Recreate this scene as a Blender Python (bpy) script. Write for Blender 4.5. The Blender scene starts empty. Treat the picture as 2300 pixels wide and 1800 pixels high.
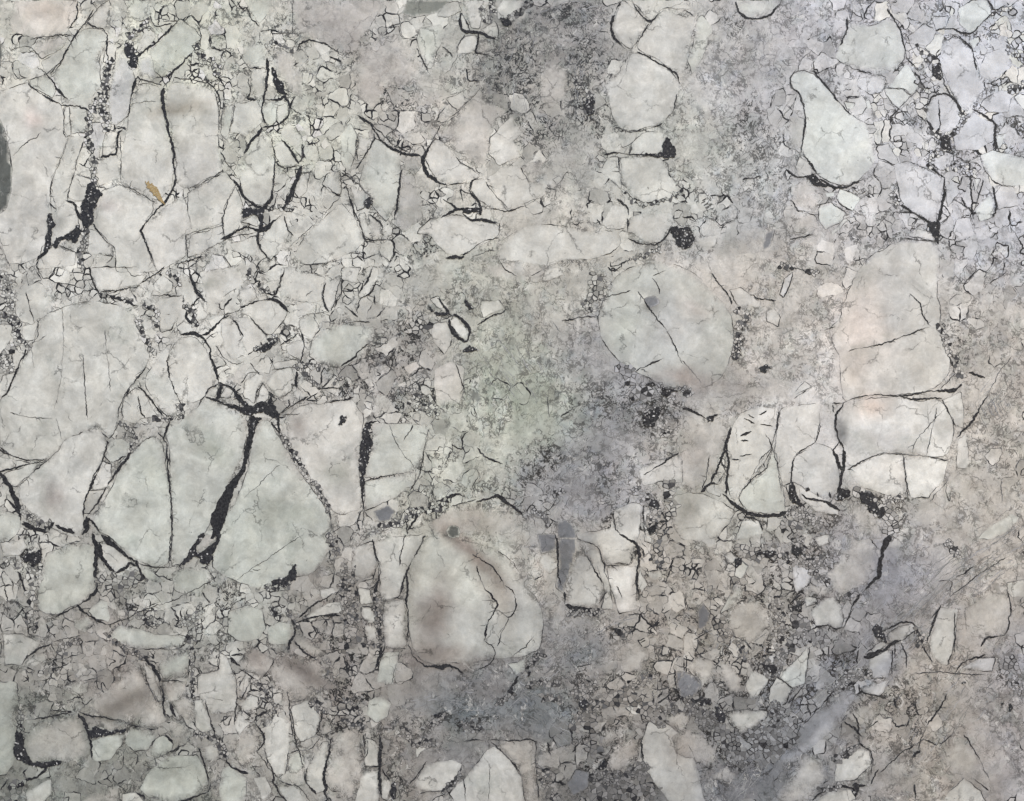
import bpy, bmesh, math, random
import numpy as np
from mathutils import Vector, noise as mn
from mathutils.geometry import delaunay_2d_cdt

S = 0.0011                      # metres per design unit (design units: 2182 x 1708 across the picture)
CX, CY = 1091.0, 854.0
scene = bpy.context.scene
rnd = random.Random(7)

# ---------------------------------------------------------------- camera, sky, sun, exposure
cam_d = bpy.data.cameras.new('camera')
cam = bpy.data.objects.new('camera', cam_d)
scene.collection.objects.link(cam)
cam.location = (0, -4.0, 0)
cam.rotation_euler = (math.radians(90), 0, 0)
cam_d.sensor_width = 36
cam_d.lens = 36 * 4.0 / (2182 * S)
cam_d.clip_end = 200
scene.camera = cam

SUN_EL, SUN_AZ = math.radians(27), math.radians(33)      # to the right of and above the camera
world = bpy.data.worlds.new('World'); scene.world = world
world.use_nodes = True
wn = world.node_tree; wn.nodes.clear()
sky = wn.nodes.new('ShaderNodeTexSky'); sky.sky_type = 'NISHITA'; sky.sun_disc = False
sky.sun_elevation = SUN_EL
sky.sun_rotation = math.pi - SUN_AZ
sky.air_density = 1.0; sky.dust_density = 1.0
bg = wn.nodes.new('ShaderNodeBackground'); bg.inputs[1].default_value = 0.11
wo = wn.nodes.new('ShaderNodeOutputWorld')
wn.links.new(sky.outputs[0], bg.inputs[0]); wn.links.new(bg.outputs[0], wo.inputs[0])
sl = bpy.data.lights.new('sun', 'SUN'); sl.energy = 2.2; sl.angle = math.radians(14)
sl.color = (1.0, 0.99, 0.978)
sun = bpy.data.objects.new('sun', sl); scene.collection.objects.link(sun)
sd = Vector((math.sin(SUN_AZ) * math.cos(SUN_EL), -math.cos(SUN_AZ) * math.cos(SUN_EL), math.sin(SUN_EL)))
sun.rotation_euler = sd.to_track_quat('Z', 'Y').to_euler()
sun.location = sd * 6
scene.view_settings.view_transform = 'Standard'
scene.view_settings.look = 'None'
scene.view_settings.exposure = 0.36
scene.view_settings.gamma = 1.0

# ---------------------------------------------------------------- colours
ALB = 0.90
def lin(c):
    c = np.asarray(c, float) / 255.0
    return np.where(c <= 0.04045, c / 12.92, ((c + 0.055) / 1.055) ** 2.4) * ALB
TONE = dict(L=(207, 208, 206), G=(200, 206, 202), P=(211, 206, 203), B=(203, 206, 212), T=(195, 192, 189),
            M=(176, 175, 174), D=(82, 86, 86), E=(128, 132, 128), H=(212, 220, 218), S=(116, 119, 126), W=(226, 227, 226), O=(196, 200, 196), Q=(168, 171, 178))
SOFT = dict(L=2.0, G=4.0, P=4.0, B=2.5, T=6.0, M=5.0, D=2.0, E=6.0, H=1.5, S=5.0, W=5.0, O=4.0, Q=6.0)

FIELD = [  # stone colour of the ground mass, sky light painted blue into the upper right: x, y, r, g, b
 (60,80,204,203,192),(100,230,206,206,198),(450,60,203,206,190),(560,110,198,198,190),(750,60,184,182,180),(700,220,202,206,190),
 (850,180,186,182,177),(830,250,178,174,170),(930,80,186,188,182),(1110,140,140,140,139),(1240,50,144,144,147),(1262,240,150,150,150),(1180,200,178,177,174),
 (1000,300,202,200,194),(1330,280,182,184,180),(1400,60,200,200,196),(1560,100,176,176,178),(1700,120,176,177,184),(1620,220,172,173,180),
 (1520,330,184,186,182),(1620,420,174,177,182),(1820,60,186,188,198),(1900,250,196,198,206),(2130,80,196,201,214),(2130,260,196,200,212),
 (2050,400,194,196,206),(2140,520,182,185,196),(1800,480,184,184,188),(1700,560,186,183,180),(80,620,188,188,184),(350,600,198,198,193),
 (700,520,196,196,190),(850,480,182,182,176),(850,600,178,180,174),(1000,640,180,182,174),(1150,560,192,190,185),(1180,640,170,170,164),
 (900,700,166,162,160),(1080,760,174,178,168),(1130,860,172,177,168),(1000,950,184,187,179),(1230,760,164,164,170),(1280,900,152,154,161),
 (1300,1000,156,157,164),(1400,820,148,150,157),(1180,1010,154,155,160),(1420,930,176,173,168),(1650,600,186,182,177),(1600,720,186,182,178),
 (1700,740,192,190,188),(1740,860,200,199,200),(2080,640,182,180,178),(2130,760,184,180,176),(2100,950,188,184,179),(2120,1100,186,182,177),
 (800,1000,180,178,174),(980,1060,184,186,178),(60,1150,180,180,175),(350,1290,174,176,171),(500,1290,178,181,176),(250,1390,160,153,149),
 (100,1420,166,165,161),(60,1600,150,155,150),(420,1500,168,167,163),(550,1500,180,176,172),(720,1330,158,154,150),(700,1420,158,153,150),
 (300,1620,150,153,147),(600,1620,184,183,178),(820,1560,162,158,154),(900,1480,156,152,149),(1000,1520,148,150,154),(1080,1480,142,145,149),
 (1120,1560,158,155,152),(1230,1360,150,153,159),(1180,1430,158,156,155),(1260,1230,184,180,174),(1350,1330,172,167,162),(1400,1220,176,171,165),
 (1450,1380,172,167,161),(1350,1480,162,158,154),(1300,1640,132,132,134),(1450,1620,136,136,138),(1550,1250,170,166,161),(1600,1330,170,166,161),
 (1650,1170,162,160,160),(1780,1340,158,158,162),(1880,1240,160,162,172),(1950,1220,164,166,176),(1720,1500,154,156,160),(1780,1420,154,157,164),
 (1880,1340,166,163,160),(1640,1560,142,144,148),(1620,1650,142,144,149),(1700,1580,148,152,160),(1500,1540,134,134,136),(1900,1520,178,173,168),
 (2000,1600,178,173,167),(2050,1350,186,180,174),(2000,1430,184,179,173),(2140,1420,168,169,177),(2130,1560,178,174,171),(2150,1620,168,168,176),
 (2100,1230,188,183,178),(1950,1120,184,181,177),(1550,1060,184,184,178),(1850,1640,166,165,166),(2060,1680,180,175,169)]
SHADE = [
 (1750,1465,200,24,-45,118,122,134,.75),(1830,1470,170,14,-45,158,162,172,.6),(1960,1300,170,12,-42,134,132,132,.5),(1900,1420,30,16,-40,150,153,163,.6),(1640,1610,130,34,-52,126,130,140,.6),(1890,1230,46,60,20,136,140,152,.6),(1640,1180,60,14,0,120,122,130,.3),(1840,1300,60,20,-48,140,142,150,.5),  # patches of differently coloured stone throughout, plus painted sky reflections and a shadow: cx, cy, rx, ry, rot, r,g,b, strength
 (383,232,60,12,-8,150,143,132,.6),(934,1300,30,75,8,132,125,122,.75),(905,1330,26,50,0,140,133,130,.45),(1010,1185,95,15,46,132,122,117,.8),(1070,1270,18,60,-20,150,144,138,.5),(940,1390,60,14,4,130,122,118,.6),(870,1300,10,80,4,150,150,145,.5),(900,1403,60,12,0,140,133,130,.5),
 (265,1497,95,20,-24,118,114,110,.75),(650,1434,66,18,36,118,112,110,.75),(547,1400,28,24,30,135,127,124,.6),(113,1062,24,30,0,150,142,140,.6),
 (636,908,20,26,0,140,133,130,.65),(447,606,28,10,-5,148,150,144,.55),(717,742,26,30,0,168,170,164,.5),(455,962,40,26,30,176,182,174,.6),
 (630,1090,60,22,15,160,166,160,.6),(560,1110,30,60,30,185,190,183,.5),(330,1010,60,30,40,186,192,185,.5),(715,1010,30,22,0,165,170,163,.5),(1838,700,60,80,0,228,214,208,.5),(1858,866,32,22,0,226,206,194,.6),
 (1824,796,26,40,0,214,202,192,.4),(1150,860,110,70,20,172,180,168,.6),(1120,1520,90,34,35,124,130,138,.75),(960,1505,80,30,5,122,128,134,.7),(1245,1160,24,70,8,112,116,124,.5),(1340,880,90,50,-25,136,139,148,.4),(1215,1000,30,70,20,120,123,130,.4),(985,1160,90,20,38,150,143,137,.5),(1040,1260,16,60,-30,176,172,165,.5),(965,1420,70,10,-10,140,134,130,.5),(960,1136,12,10,0,90,92,92,.9),(880,1240,12,90,8,186,184,178,.5),(1885,938,45,22,0,176,176,178,.6),(1795,925,13,30,-12,120,122,126,.75),(1914,650,32,55,-10,186,188,190,.6),  # the slim dark patch at the white stone's edge is a painted shadow
 (1778,1015,14,24,0,150,152,155,.6),(1470,1090,28,30,0,150,146,140,.55),(1480,965,40,26,-35,160,156,154,.6),(120,480,22,12,-20,140,142,140,.6),
 (80,1500,30,30,0,130,134,130,.4),(30,1540,40,90,0,132,136,131,.5),(370,1640,50,24,0,138,142,136,.55),(140,1500,50,30,0,140,144,138,.4),
 (820,1100,40,12,0,150,150,145,.4),(1000,1110,60,30,0,165,158,152,.5),(1050,1470,30,20,0,120,118,120,.6),(990,1450,90,16,5,128,130,134,.6),
 (1010,1520,70,26,-5,124,130,136,.7),(1180,1510,50,40,35,120,128,134,.7),(1240,1400,50,22,-30,128,134,142,.6),(700,40,50,24,0,150,148,148,.5),(925,12,35,24,0,122,127,122,.5),(745,80,30,40,0,150,146,146,.35),
 (560,190,26,20,0,170,172,166,.4),(690,200,30,20,0,158,156,154,.5),(780,190,40,40,20,172,166,162,.5),(60,330,30,70,0,196,196,194,.4),
 (70,255,16,20,0,220,204,200,.5),(230,440,24,14,0,216,206,204,.4),(110,25,50,20,0,214,200,190,.4),(1388,650,20,14,-10,110,108,104,.8),(1375,632,14,8,30,228,228,222,.7),(1330,700,30,60,20,184,190,184,.5),(1470,810,60,18,12,158,150,148,.6),(1440,690,60,50,0,190,190,192,.4),(1480,660,30,14,20,190,180,176,.4),
 (1900,1000,60,30,0,232,230,228,.4),(1990,1010,30,40,0,236,236,234,.4),(1580,830,40,30,0,150,148,150,.4),(1460,800,40,12,8,158,150,148,.6),
 (1420,1490,20,12,0,150,145,150,.4),(1345,1600,18,26,40,140,134,128,.6),(1450,1590,24,40,-20,158,150,144,.5),(1500,1680,20,60,-10,140,144,152,.5),
 (1950,1300,60,40,0,160,158,158,.3),(1700,1390,40,40,0,172,168,163,.4),(1560,1300,22,16,0,150,144,138,.3),(1640,1680,60,20,-50,110,115,122,.5),
 (1740,1530,120,10,-45,116,120,126,.55),(1700,1590,110,8,-48,126,130,138,.5),(1960,780,20,40,0,140,136,130,.25),(2140,870,20,60,25,156,150,146,.35),
 (1760,270,60,60,0,222,228,224,.4),(1830,320,10,50,50,230,234,230,.5),(2150,380,40,24,0,232,232,230,.6),(1910,20,20,10,0,240,240,238,.8)]  # last two: white sky reflections painted into the stone colour
SHADE.sort(key=lambda s: -s[2] * s[3])
DARK = [  # speckled dark zones: cx, cy, rx, ry, amount
 (1104,167,55,65,1),(1090,115,50,35,.8),(1210,22,80,26,.9),(1180,50,70,30,.6),(1247,110,26,60,.9),(1282,147,40,20,1),(1258,230,16,24,1),(1262,265,28,26,.7),(1150,262,45,32,.8),(1240,190,24,40,.8),
 (1190,300,50,20,.4),(827,228,40,40,.75),(905,535,32,24,.8),(1590,240,30,40,.85),(1612,320,45,60,.6),(1550,48,20,14,.8),(900,680,34,26,.8),(875,700,40,26,.8),(845,760,60,45,.65),
 (885,858,36,36,1),(1282,622,26,34,1),(1385,870,55,45,1),(1310,850,70,50,.7),(1160,990,45,50,.8),(1150,1060,30,40,.6),(1290,1000,80,80,.45),(760,830,24,34,.8),(745,1345,34,50,1),(748,1500,44,50,.85),
 (940,1530,40,14,.8),(1000,1555,36,14,.9),(880,1560,50,26,.7),(1260,1510,36,50,1),(1300,1640,60,50,1),(1235,1480,40,60,.6),(1325,1150,26,50,1),(1320,1350,34,16,.9),(1330,1460,60,24,.7),(1450,1530,50,22,.8),
 (1620,1180,40,18,1),(1700,1185,60,30,1),(1675,1300,45,60,.9),(1495,1515,50,34,1),(1580,1590,36,50,.9),(1655,1545,50,50,1),(1650,1410,40,34,1),(1820,1432,34,20,.9),(2142,1428,24,24,.8),(2160,1455,20,16,.8),
 (1900,1490,24,40,.5),(1945,1530,18,60,.6),(1850,1600,40,12,.6),(2160,260,20,60,.8),(2010,300,26,36,1),(1970,150,26,14,1),(1960,470,40,14,.8),(2050,360,50,14,.7),(2090,80,50,12,.8),(1580,690,14,50,1),
 (1575,735,10,30,1),(2030,740,20,40,.7),(1880,1060,60,16,1),(1900,1090,20,40,1),(1720,1110,60,18,.9),(240,460,20,60,.5),(420,120,14,20,.9),(450,140,24,24,.9),(200,1170,40,50,.5),(60,1200,20,50,.8),
 (400,1325,26,14,.9),(330,1320,40,14,.6),(110,1430,20,24,.6),(640,1310,14,20,.9),(700,1330,30,60,.6),(20,680,24,60,.8),(30,610,26,40,.5),(620,60,40,30,.3),(740,60,30,20,.5),(1200,560,60,20,.3),(1070,620,70,40,.3),
 (1480,110,16,40,.4),(540,30,30,20,.3),(800,640,20,40,.5),(1010,640,40,30,.4),(900,470,20,40,.4),(1880,1400,20,30,.5),(1540,1560,40,30,.8),(1820,1440,24,40,.9),(850,1650,14,30,.9),(1400,1580,20,30,.5),(1990,250,60,20,.4)]
CRACK = [  # zones broken into small fragments
 (330,420,420,480,.62),(500,900,480,300,.6),(730,240,220,300,.6),(350,1420,420,260,.62),(720,560,160,120,.7),(1350,300,120,260,.45),(1000,330,180,140,.5),(1950,300,260,320,.62),(1620,1000,160,120,.5),(820,1000,160,120,.6),(1450,1240,160,120,.5),
 (400,1290,330,46,.9),(700,300,80,60,1),(720,370,60,60,.8),(1990,180,220,200,.8),(1900,235,60,60,1),(430,130,70,40,.8),(40,700,50,120,.8),(60,1220,110,150,.8),(650,700,130,110,.7),(580,1510,170,130,.8),
 (1640,1400,160,200,1),(1450,1400,120,200,.8),(760,1400,50,250,1),(240,130,50,260,.6),(200,480,60,160,.5),(560,130,80,120,.6),(640,500,120,60,.6),(1830,300,90,60,1),(1050,300,100,90,.5),(330,640,330,40,.7),
 (930,1080,250,40,.7),(1380,1140,60,60,.9),(800,900,120,130,.6),(1480,450,100,60,.7),(1620,1100,150,60,.6),(1680,280,50,160,.4),(2040,330,150,200,.7),(900,460,80,160,.4),(1150,420,200,80,.35),(540,800,100,120,.6),
 (900,850,60,60,.8),(1330,620,30,60,.7),(1500,1540,90,80,1),(1300,1600,110,90,.9),(1900,1500,160,120,.35),(1480,60,70,150,.3),(500,400,140,200,.4),(1830,760,60,100,.3),(2120,900,60,300,.3)]

def field(P):
    """colour of the ground mass at points P (n,2)"""
    P = np.asarray(P, float); F = np.array(FIELD, float)
    out = np.zeros((len(P), 3)); G = F[:, 2:5]; dk = np.where(F[:, :1] < 950, .35, .08); G = G.mean(1, keepdims=True) * dk + G * (1 - dk); G = G + 8 - 17 * np.clip((F[:, 1:2] - 1050) / 350, 0, 1); C = lin(G)  # lower slab darkened: light falloff painted into the stone colour
    for s in range(0, len(P), 20000):
        d2 = ((P[s:s+20000, None, :] - F[None, :, :2]) ** 2).sum(2)
        w = np.exp(-d2 / (2 * 62.0 ** 2)) + 1e-3 / (1 + d2 / 900.0)
        out[s:s+20000] = (w @ C) / w.sum(1, keepdims=True)
    return out
SMOOTH = [(200,300,330,420,1),(560,420,260,200,.8),(300,800,420,350,.9),(600,600,250,160,.7),(450,1050,420,200,.7),(1850,950,220,160,.9),(1560,1000,200,140,.7),(1400,150,120,200,.7),
 (1330,450,160,160,.7),(1000,400,200,150,.8),(1840,250,200,180,.5),(1900,650,160,200,.5),(2050,200,160,250,.5),(1420,650,160,160,.8),(700,950,160,120,.7),(1000,1250,220,180,.7),(300,1480,300,200,.4),(650,1550,200,160,.5)]
def blobs(P, L):
    P = np.asarray(P, float); v = np.zeros(len(P))
    for cx, cy, rx, ry, a in L:
        d = ((P[:, 0] - cx) / rx) ** 2 + ((P[:, 1] - cy) / ry) ** 2
        v = np.maximum(v, a * np.exp(-0.7 * d))
    return v
def shade(P, C, k=1.0):
    P = np.asarray(P, float)
    for cx, cy, rx, ry, rot, r, g, b, a in SHADE:
        t = math.radians(rot); dx = P[:, 0] - cx; dy = P[:, 1] - cy
        u = dx * math.cos(t) + dy * math.sin(t); w = -dx * math.sin(t) + dy * math.cos(t)
        m = (min(.95, k * a * 1.2) * np.exp(-0.8 * ((u / rx) ** 2 + (w / ry) ** 2)))[:, None]
        C = C * (1 - m) + lin((r, g, b))[None, :] * m
    return C
def warp(P, amp=38.0, f=0.011):
    return np.array([(x + amp * mn.noise((x * f, y * f, 3.1)) + amp * .4 * mn.noise((x * f * 4, y * f * 4, 7.7)) + amp * .2 * mn.noise((x * f * 12, y * f * 12, 8.7)),
                      y + amp * mn.noise((x * f, y * f, 13.7)) + amp * .4 * mn.noise((x * f * 4, y * f * 4, 19.3)) + amp * .2 * mn.noise((x * f * 12, y * f * 12, 21.3))) for x, y in P])

# ---------------------------------------------------------------- materials
class NT:
    def __init__(self, name):
        self.m = bpy.data.materials.new(name); self.m.use_nodes = True
        self.t = self.m.node_tree; self.t.nodes.clear()
    def n(self, kind, **kw):
        nd = self.t.nodes.new('ShaderNode' + kind)
        for k, v in kw.items(): setattr(nd, k, v)
        return nd
    def l(self, a, b): self.t.links.new(a, b)
    def put(self, v, sock):
        if hasattr(v, 'is_linked'): self.l(v, sock)
        else: sock.default_value = v
    def math(self, op, a, b=0.0, clamp=False):
        nd = self.n('Math', operation=op, use_clamp=clamp)
        self.put(a, nd.inputs[0]); self.put(b, nd.inputs[1]); return nd.outputs[0]
    def vm(self, op, a, b):
        nd = self.n('VectorMath', operation=op); self.put(a, nd.inputs[0])
        self.put(b, nd.inputs[3] if op == 'SCALE' else nd.inputs[1]); return nd.outputs[0]
    def noise(self, vec, scale, detail=4, rough=.55, dist=0.0, col=False):
        nd = self.n('TexNoise'); self.l(vec, nd.inputs['Vector'])
        nd.inputs['Scale'].default_value = scale; nd.inputs['Detail'].default_value = detail
        nd.inputs['Roughness'].default_value = rough; nd.inputs['Distortion'].default_value = dist
        return nd.outputs[1 if col else 0]
    def voro(self, vec, scale, feature='DISTANCE_TO_EDGE'):
        nd = self.n('TexVoronoi', feature=feature); self.l(vec, nd.inputs['Vector'])
        nd.inputs['Scale'].default_value = scale; return nd
    def map(self, v, a, b, c=0.0, d=1.0, smooth=True):
        nd = self.n('MapRange', interpolation_type='SMOOTHSTEP' if smooth else 'LINEAR')
        for i, x in enumerate((v, a, b, c, d)): self.put(x, nd.inputs[i])
        return nd.outputs[0]
    def mix(self, f, a, b, blend='MIX'):
        nd = self.n('Mix', data_type='RGBA', blend_type=blend); self.put(f, nd.inputs[0])
        for x, s in ((a, nd.inputs[6]), (b, nd.inputs[7])):
            if isinstance(x, tuple): s.default_value = (*x, 1)
            else: self.l(x, s)
        return nd.outputs[2]
    def grey(self, v):
        nd = self.n('CombineColor'); [self.l(v, nd.inputs[i]) for i in range(3)]; return nd.outputs[0]
    def finish(self, col, rough, bump=None, dist=0.001, spec=.35):
        p = self.n('BsdfPrincipled'); self.put(col, p.inputs['Base Color']); self.put(rough, p.inputs['Roughness'])
        p.inputs['Specular IOR Level'].default_value = spec
        if bump is not None:
            b = self.n('Bump'); b.inputs['Strength'].default_value = 0.35; b.inputs['Distance'].default_value = dist
            self.l(bump, b.inputs['Height']); self.l(b.outputs[0], p.inputs['Normal'])
        o = self.n('OutputMaterial'); self.l(p.outputs[0], o.inputs[0]); return self.m
    def coords(self):
        tc = self.n('TexCoord'); P = self.vm('SCALE', tc.outputs['Object'], 1 / (100 * S))   # one unit = 100 design units
        return P

def stone_material():
    g = NT('polished_marble'); P = g.coords()
    at = g.n('Attribute', attribute_name='tint'); mk = g.n('Attribute', attribute_name='mask')
    sp = g.n('SeparateColor'); g.l(mk.outputs['Color'], sp.inputs[0])
    ck, gr, ma = sp.outputs[0], sp.outputs[1], sp.outputs[2]        # crackle, dark grain, ground-mass amount
    w1 = g.vm('SCALE', g.vm('SUBTRACT', g.noise(P, 1.1, 5, .6, col=True), (.5, .5, .5)), .75)
    w2 = g.vm('SCALE', g.vm('SUBTRACT', g.noise(P, 9.0, 4, .65, col=True), (.5, .5, .5)), .16)
    Q = g.vm('ADD', g.vm('ADD', P, w1), w2)
    col = at.outputs['Color']
    busy = g.map(g.noise(g.vm('ADD', P, (3.3, 1.0, 9.0)), .95, 4, .62, .6), .42, .58)
    busy = g.math('ADD', busy, g.math('ADD', g.math('MULTIPLY', gr, .8), g.math('MULTIPLY', ck, .35)), True)
    ma = g.math('MULTIPLY', ma, g.map(busy, 0, 1, .20, .92, False))
    # clouds inside the stone
    gm = g.map(g.noise(g.vm('ADD', P, (1.7, 5.0, 2.2)), 1.05, 7, .66, .5), .53, .66)
    col = g.mix(g.math('MULTIPLY', gm, .55), col, g.mix(1.0, col, (.74, .765, .75), 'MULTIPLY'))
    c1 = g.map(g.noise(P, 1.3, 9, .62, .6), .37, .63, .77, 1.12, False)
    c2 = g.map(g.noise(Q, 5.5, 8, .66, .4), .36, .64, .86, 1.08, False)
    c3 = g.map(g.noise(P, 34, 5, .7), .36, .64, .95, 1.05, False)
    col = g.mix(1.0, col, g.grey(g.math('MULTIPLY', g.math('MULTIPLY', c1, c2), c3)), 'MULTIPLY')
    c4 = g.map(g.noise(g.vm('MULTIPLY', Q, (1.5, 1, .8)), 14, 8, .72, 1.2), .36, .64, .83, 1.13, False)
    c5 = g.map(g.noise(Q, 38, 5, .75, .8), .36, .64, .92, 1.07, False)
    col = g.mix(g.math('ADD', g.math('MULTIPLY', ma, .42), .13, True), col, g.mix(1.0, col, g.grey(g.math('MULTIPLY', c4, c5)), 'MULTIPLY'))
    hue = g.map(g.noise(P, 2.3, 5, .6), .38, .62)
    col = g.mix(g.math('MULTIPLY', hue, .5), col, g.mix(1.0, col, (1.035, 1.0, .955), 'MULTIPLY'))
    hue2 = g.map(g.noise(Q, 3.1, 6, .6), .5, .66)
    col = g.mix(g.math('MULTIPLY', g.math('MULTIPLY', hue2, ma), .7), col, g.mix(1.0, col, (.90, .95, 1.04), 'MULTIPLY'))
    w3 = g.vm('SCALE', g.vm('SUBTRACT', g.noise(P, 3.0, 2, .5, col=True), (.5, .5, .5)), .55)
    R1 = g.vm('ADD', P, w3)                                          # smooth swirling coordinates
    R2 = g.vm('ADD', R1, g.vm('SCALE', g.vm('SUBTRACT', g.noise(P, 11.0, 3, .6, col=True), (.5, .5, .5)), .14))
    RA = g.vm('MULTIPLY', R2, (1.55, 1.0, .8))
    # brownish, greenish and bluish stone intergrown in ragged patches
    h3 = g.map(g.noise(R2, 1.7, 6, .62), .50, .535)
    h4 = g.map(g.noise(g.vm('ADD', R2, (7.3, 0.0, 4.1)), 2.4, 6, .62), .52, .555)
    col = g.mix(g.math('MULTIPLY', g.math('MULTIPLY', h3, ma), .55), col, g.mix(1.0, col, (.965, .93, .915), 'MULTIPLY'))
    col = g.mix(g.math('MULTIPLY', g.math('MULTIPLY', h4, ma), .55), col, g.mix(1.0, col, (.87, .93, .905), 'MULTIPLY'))
    # lumps, each with its own tone
    for vec, sc, amt, lo, hi in ((R2, 1.4, .8, .86, 1.10), (RA, 3.3, .9, .78, 1.18), (R2, 7.0, .7, .80, 1.18), (RA, 14.0, .4, .80, 1.18)):
        v = g.voro(vec, sc, 'F1'); s2 = g.n('SeparateColor'); g.l(v.outputs['Color'], s2.inputs[0])
        tone = g.map(s2.outputs[0], 0, 1, lo, hi, False)
        gate = g.map(g.noise(P, sc * .4, 3, .6), .42, .56, .15, 1.0)
        col = g.mix(g.math('MULTIPLY', g.math('MULTIPLY', gate, ma), amt), col, g.mix(1.0, col, g.grey(tone), 'MULTIPLY'))
    # slate-grey wisps
    wis = g.map(g.noise(R2, 2.0, 5, .60, 1.4), .53, .61)
    col = g.mix(g.math('MULTIPLY', g.math('MULTIPLY', wis, ma), .40), col, g.mix(1.0, col, (.55, .555, .58), 'MULTIPLY'))
    # pale crystals
    lit = g.map(g.noise(RA, 4.5, 4, .6), .60, .63)
    col = g.mix(g.math('MULTIPLY', g.math('MULTIPLY', lit, ma), .55), col, g.mix(.6, col, (.80, .79, .77)))
    dark = (.014, .015, .018)
    act = g.math('ADD', ck, g.math('MULTIPLY', gr, 1.0), True)
    mb = g.math('MULTIPLY', ma, 1.5, True)
    act = g.math('MULTIPLY', g.math('ADD', g.math('MULTIPLY', act, .55), .45), mb)
    tot = None
    # cracks between fragments: cell edges, opening and closing along their length
    for vec, sc, w, lo, hi in ((R2, 1.5, .030, .50, .60), (RA, 3.2, .060, .50, .60), (R2, 6.0, .11, .51, .61), (RA, 10.0, .17, .53, .62)):
        v = g.voro(vec, sc).outputs['Distance']
        nz = g.map(g.noise(P, sc * .6 + .9, 3, .6), g.math('SUBTRACT', lo, g.math('MULTIPLY', act, .05)), hi)
        ww = g.math('ADD', g.math('MULTIPLY', nz, w), .0004)
        line = g.math('MULTIPLY', g.map(v, g.math('MULTIPLY', ww, .4), ww, 1.0, 0.0), g.math('MINIMUM', g.math('MULTIPLY', nz, 2.2), 1.0))
        line = g.math('MULTIPLY', line, act)
        tot = line if tot is None else g.math('MAXIMUM', tot, line)
    # wriggling hair cracks
    for vec, sc, wd in ((R2, 1.3, .007), (R1, 2.4, .011), (RA, 5.0, .018)):
        n_ = g.math('ABSOLUTE', g.math('SUBTRACT', g.noise(vec, sc, 1.5, .5, .8), .5))
        gt = g.map(g.noise(P, sc * .5 + 1.3, 3, .6), g.math('SUBTRACT', .52, g.math('MULTIPLY', act, .05)), .60)
        ww = g.math('ADD', g.math('MULTIPLY', gt, wd), .0004)
        ln_ = g.math('MULTIPLY', g.map(n_, g.math('MULTIPLY', ww, .3), ww, 1.0, 0.0), g.math('MINIMUM', g.math('MULTIPLY', gt, 2.0), 1.0))
        tot = g.math('MAXIMUM', tot, g.math('MULTIPLY', ln_, act))
    # black pockets and grains
    sp1 = g.noise(RA, 6.5, 6, .66, 1.0)
    s1 = g.map(g.math('SUBTRACT', sp1, g.math('SUBTRACT', .69, g.math('MULTIPLY', gr, .14))), 0.0, .02)
    s1 = g.math('MULTIPLY', s1, g.math('ADD', g.math('MULTIPLY', ma, .8), .1, True))
    sp2 = g.noise(RA, 13.0, 4, .65, .6)
    s2_ = g.map(g.math('SUBTRACT', sp2, g.math('SUBTRACT', .70, g.math('ADD', g.math('MULTIPLY', gr, .12), g.math('MULTIPLY', ma, .02)))), 0.0, .03)
    tot = g.math('MAXIMUM', tot, g.math('MULTIPLY', s1, .95)); tot = g.math('MAXIMUM', tot, g.math('MULTIPLY', s2_, .85))
    hv = g.voro(Q, 1.15).outputs['Distance']
    hn = g.map(g.noise(P, 1.9, 4, .6), .46, .60)
    hair = g.math('MULTIPLY', g.map(hv, 0.0, .024, 1.0, 0.0), g.math('MULTIPLY', hn, .6))
    tot = g.math('MAXIMUM', tot, hair)
    col = g.mix(tot, col, dark)
    rough = g.map(g.noise(P, 7, 4), .3, .7, .30, .42, False)
    return g.finish(col, rough)

def vein_material():
    g = NT('dark_vein_mineral'); P = g.coords()
    at = g.n('Attribute', attribute_name='tint')
    a = g.map(g.noise(P, 22, 6, .7), .35, .75, .0, 1.0)
    col = g.mix(g.math('MULTIPLY', a, .55), at.outputs['Color'], g.mix(.35, at.outputs['Color'], (.22, .22, .23)))
    b = g.map(g.noise(P, 40, 4, .7), .66, .74, 0.0, 1.0)
    col = g.mix(g.math('MULTIPLY', b, .35), col, (.42, .42, .41))
    return g.finish(col, .34, spec=.12)
def shard_material():
    g = NT('crushed_marble'); P = g.coords()
    at = g.n('Attribute', attribute_name='tint')
    c = g.math('MULTIPLY', g.map(g.noise(P, 16, 7, .7), .25, .75, .78, 1.12, False), g.map(g.noise(P, 50, 3, .6), .3, .7, .9, 1.06, False))
    return g.finish(g.mix(1.0, at.outputs['Color'], g.grey(c), 'MULTIPLY'), .36)
def stain_material():
    g = NT('rust_stain'); P = g.coords()
    a = g.noise(P, 20, 6, .7, .4)
    col = g.mix(g.map(a, .3, .7), (.36, .27, .13), (.25, .17, .075))
    col = g.mix(g.map(g.noise(P, 55, 3, .6), .52, .7), col, (.48, .44, .35))
    return g.finish(col, .45)
STONE, VEIN, SHARD, STAIN = stone_material(), vein_material(), shard_material(), stain_material()

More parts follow.
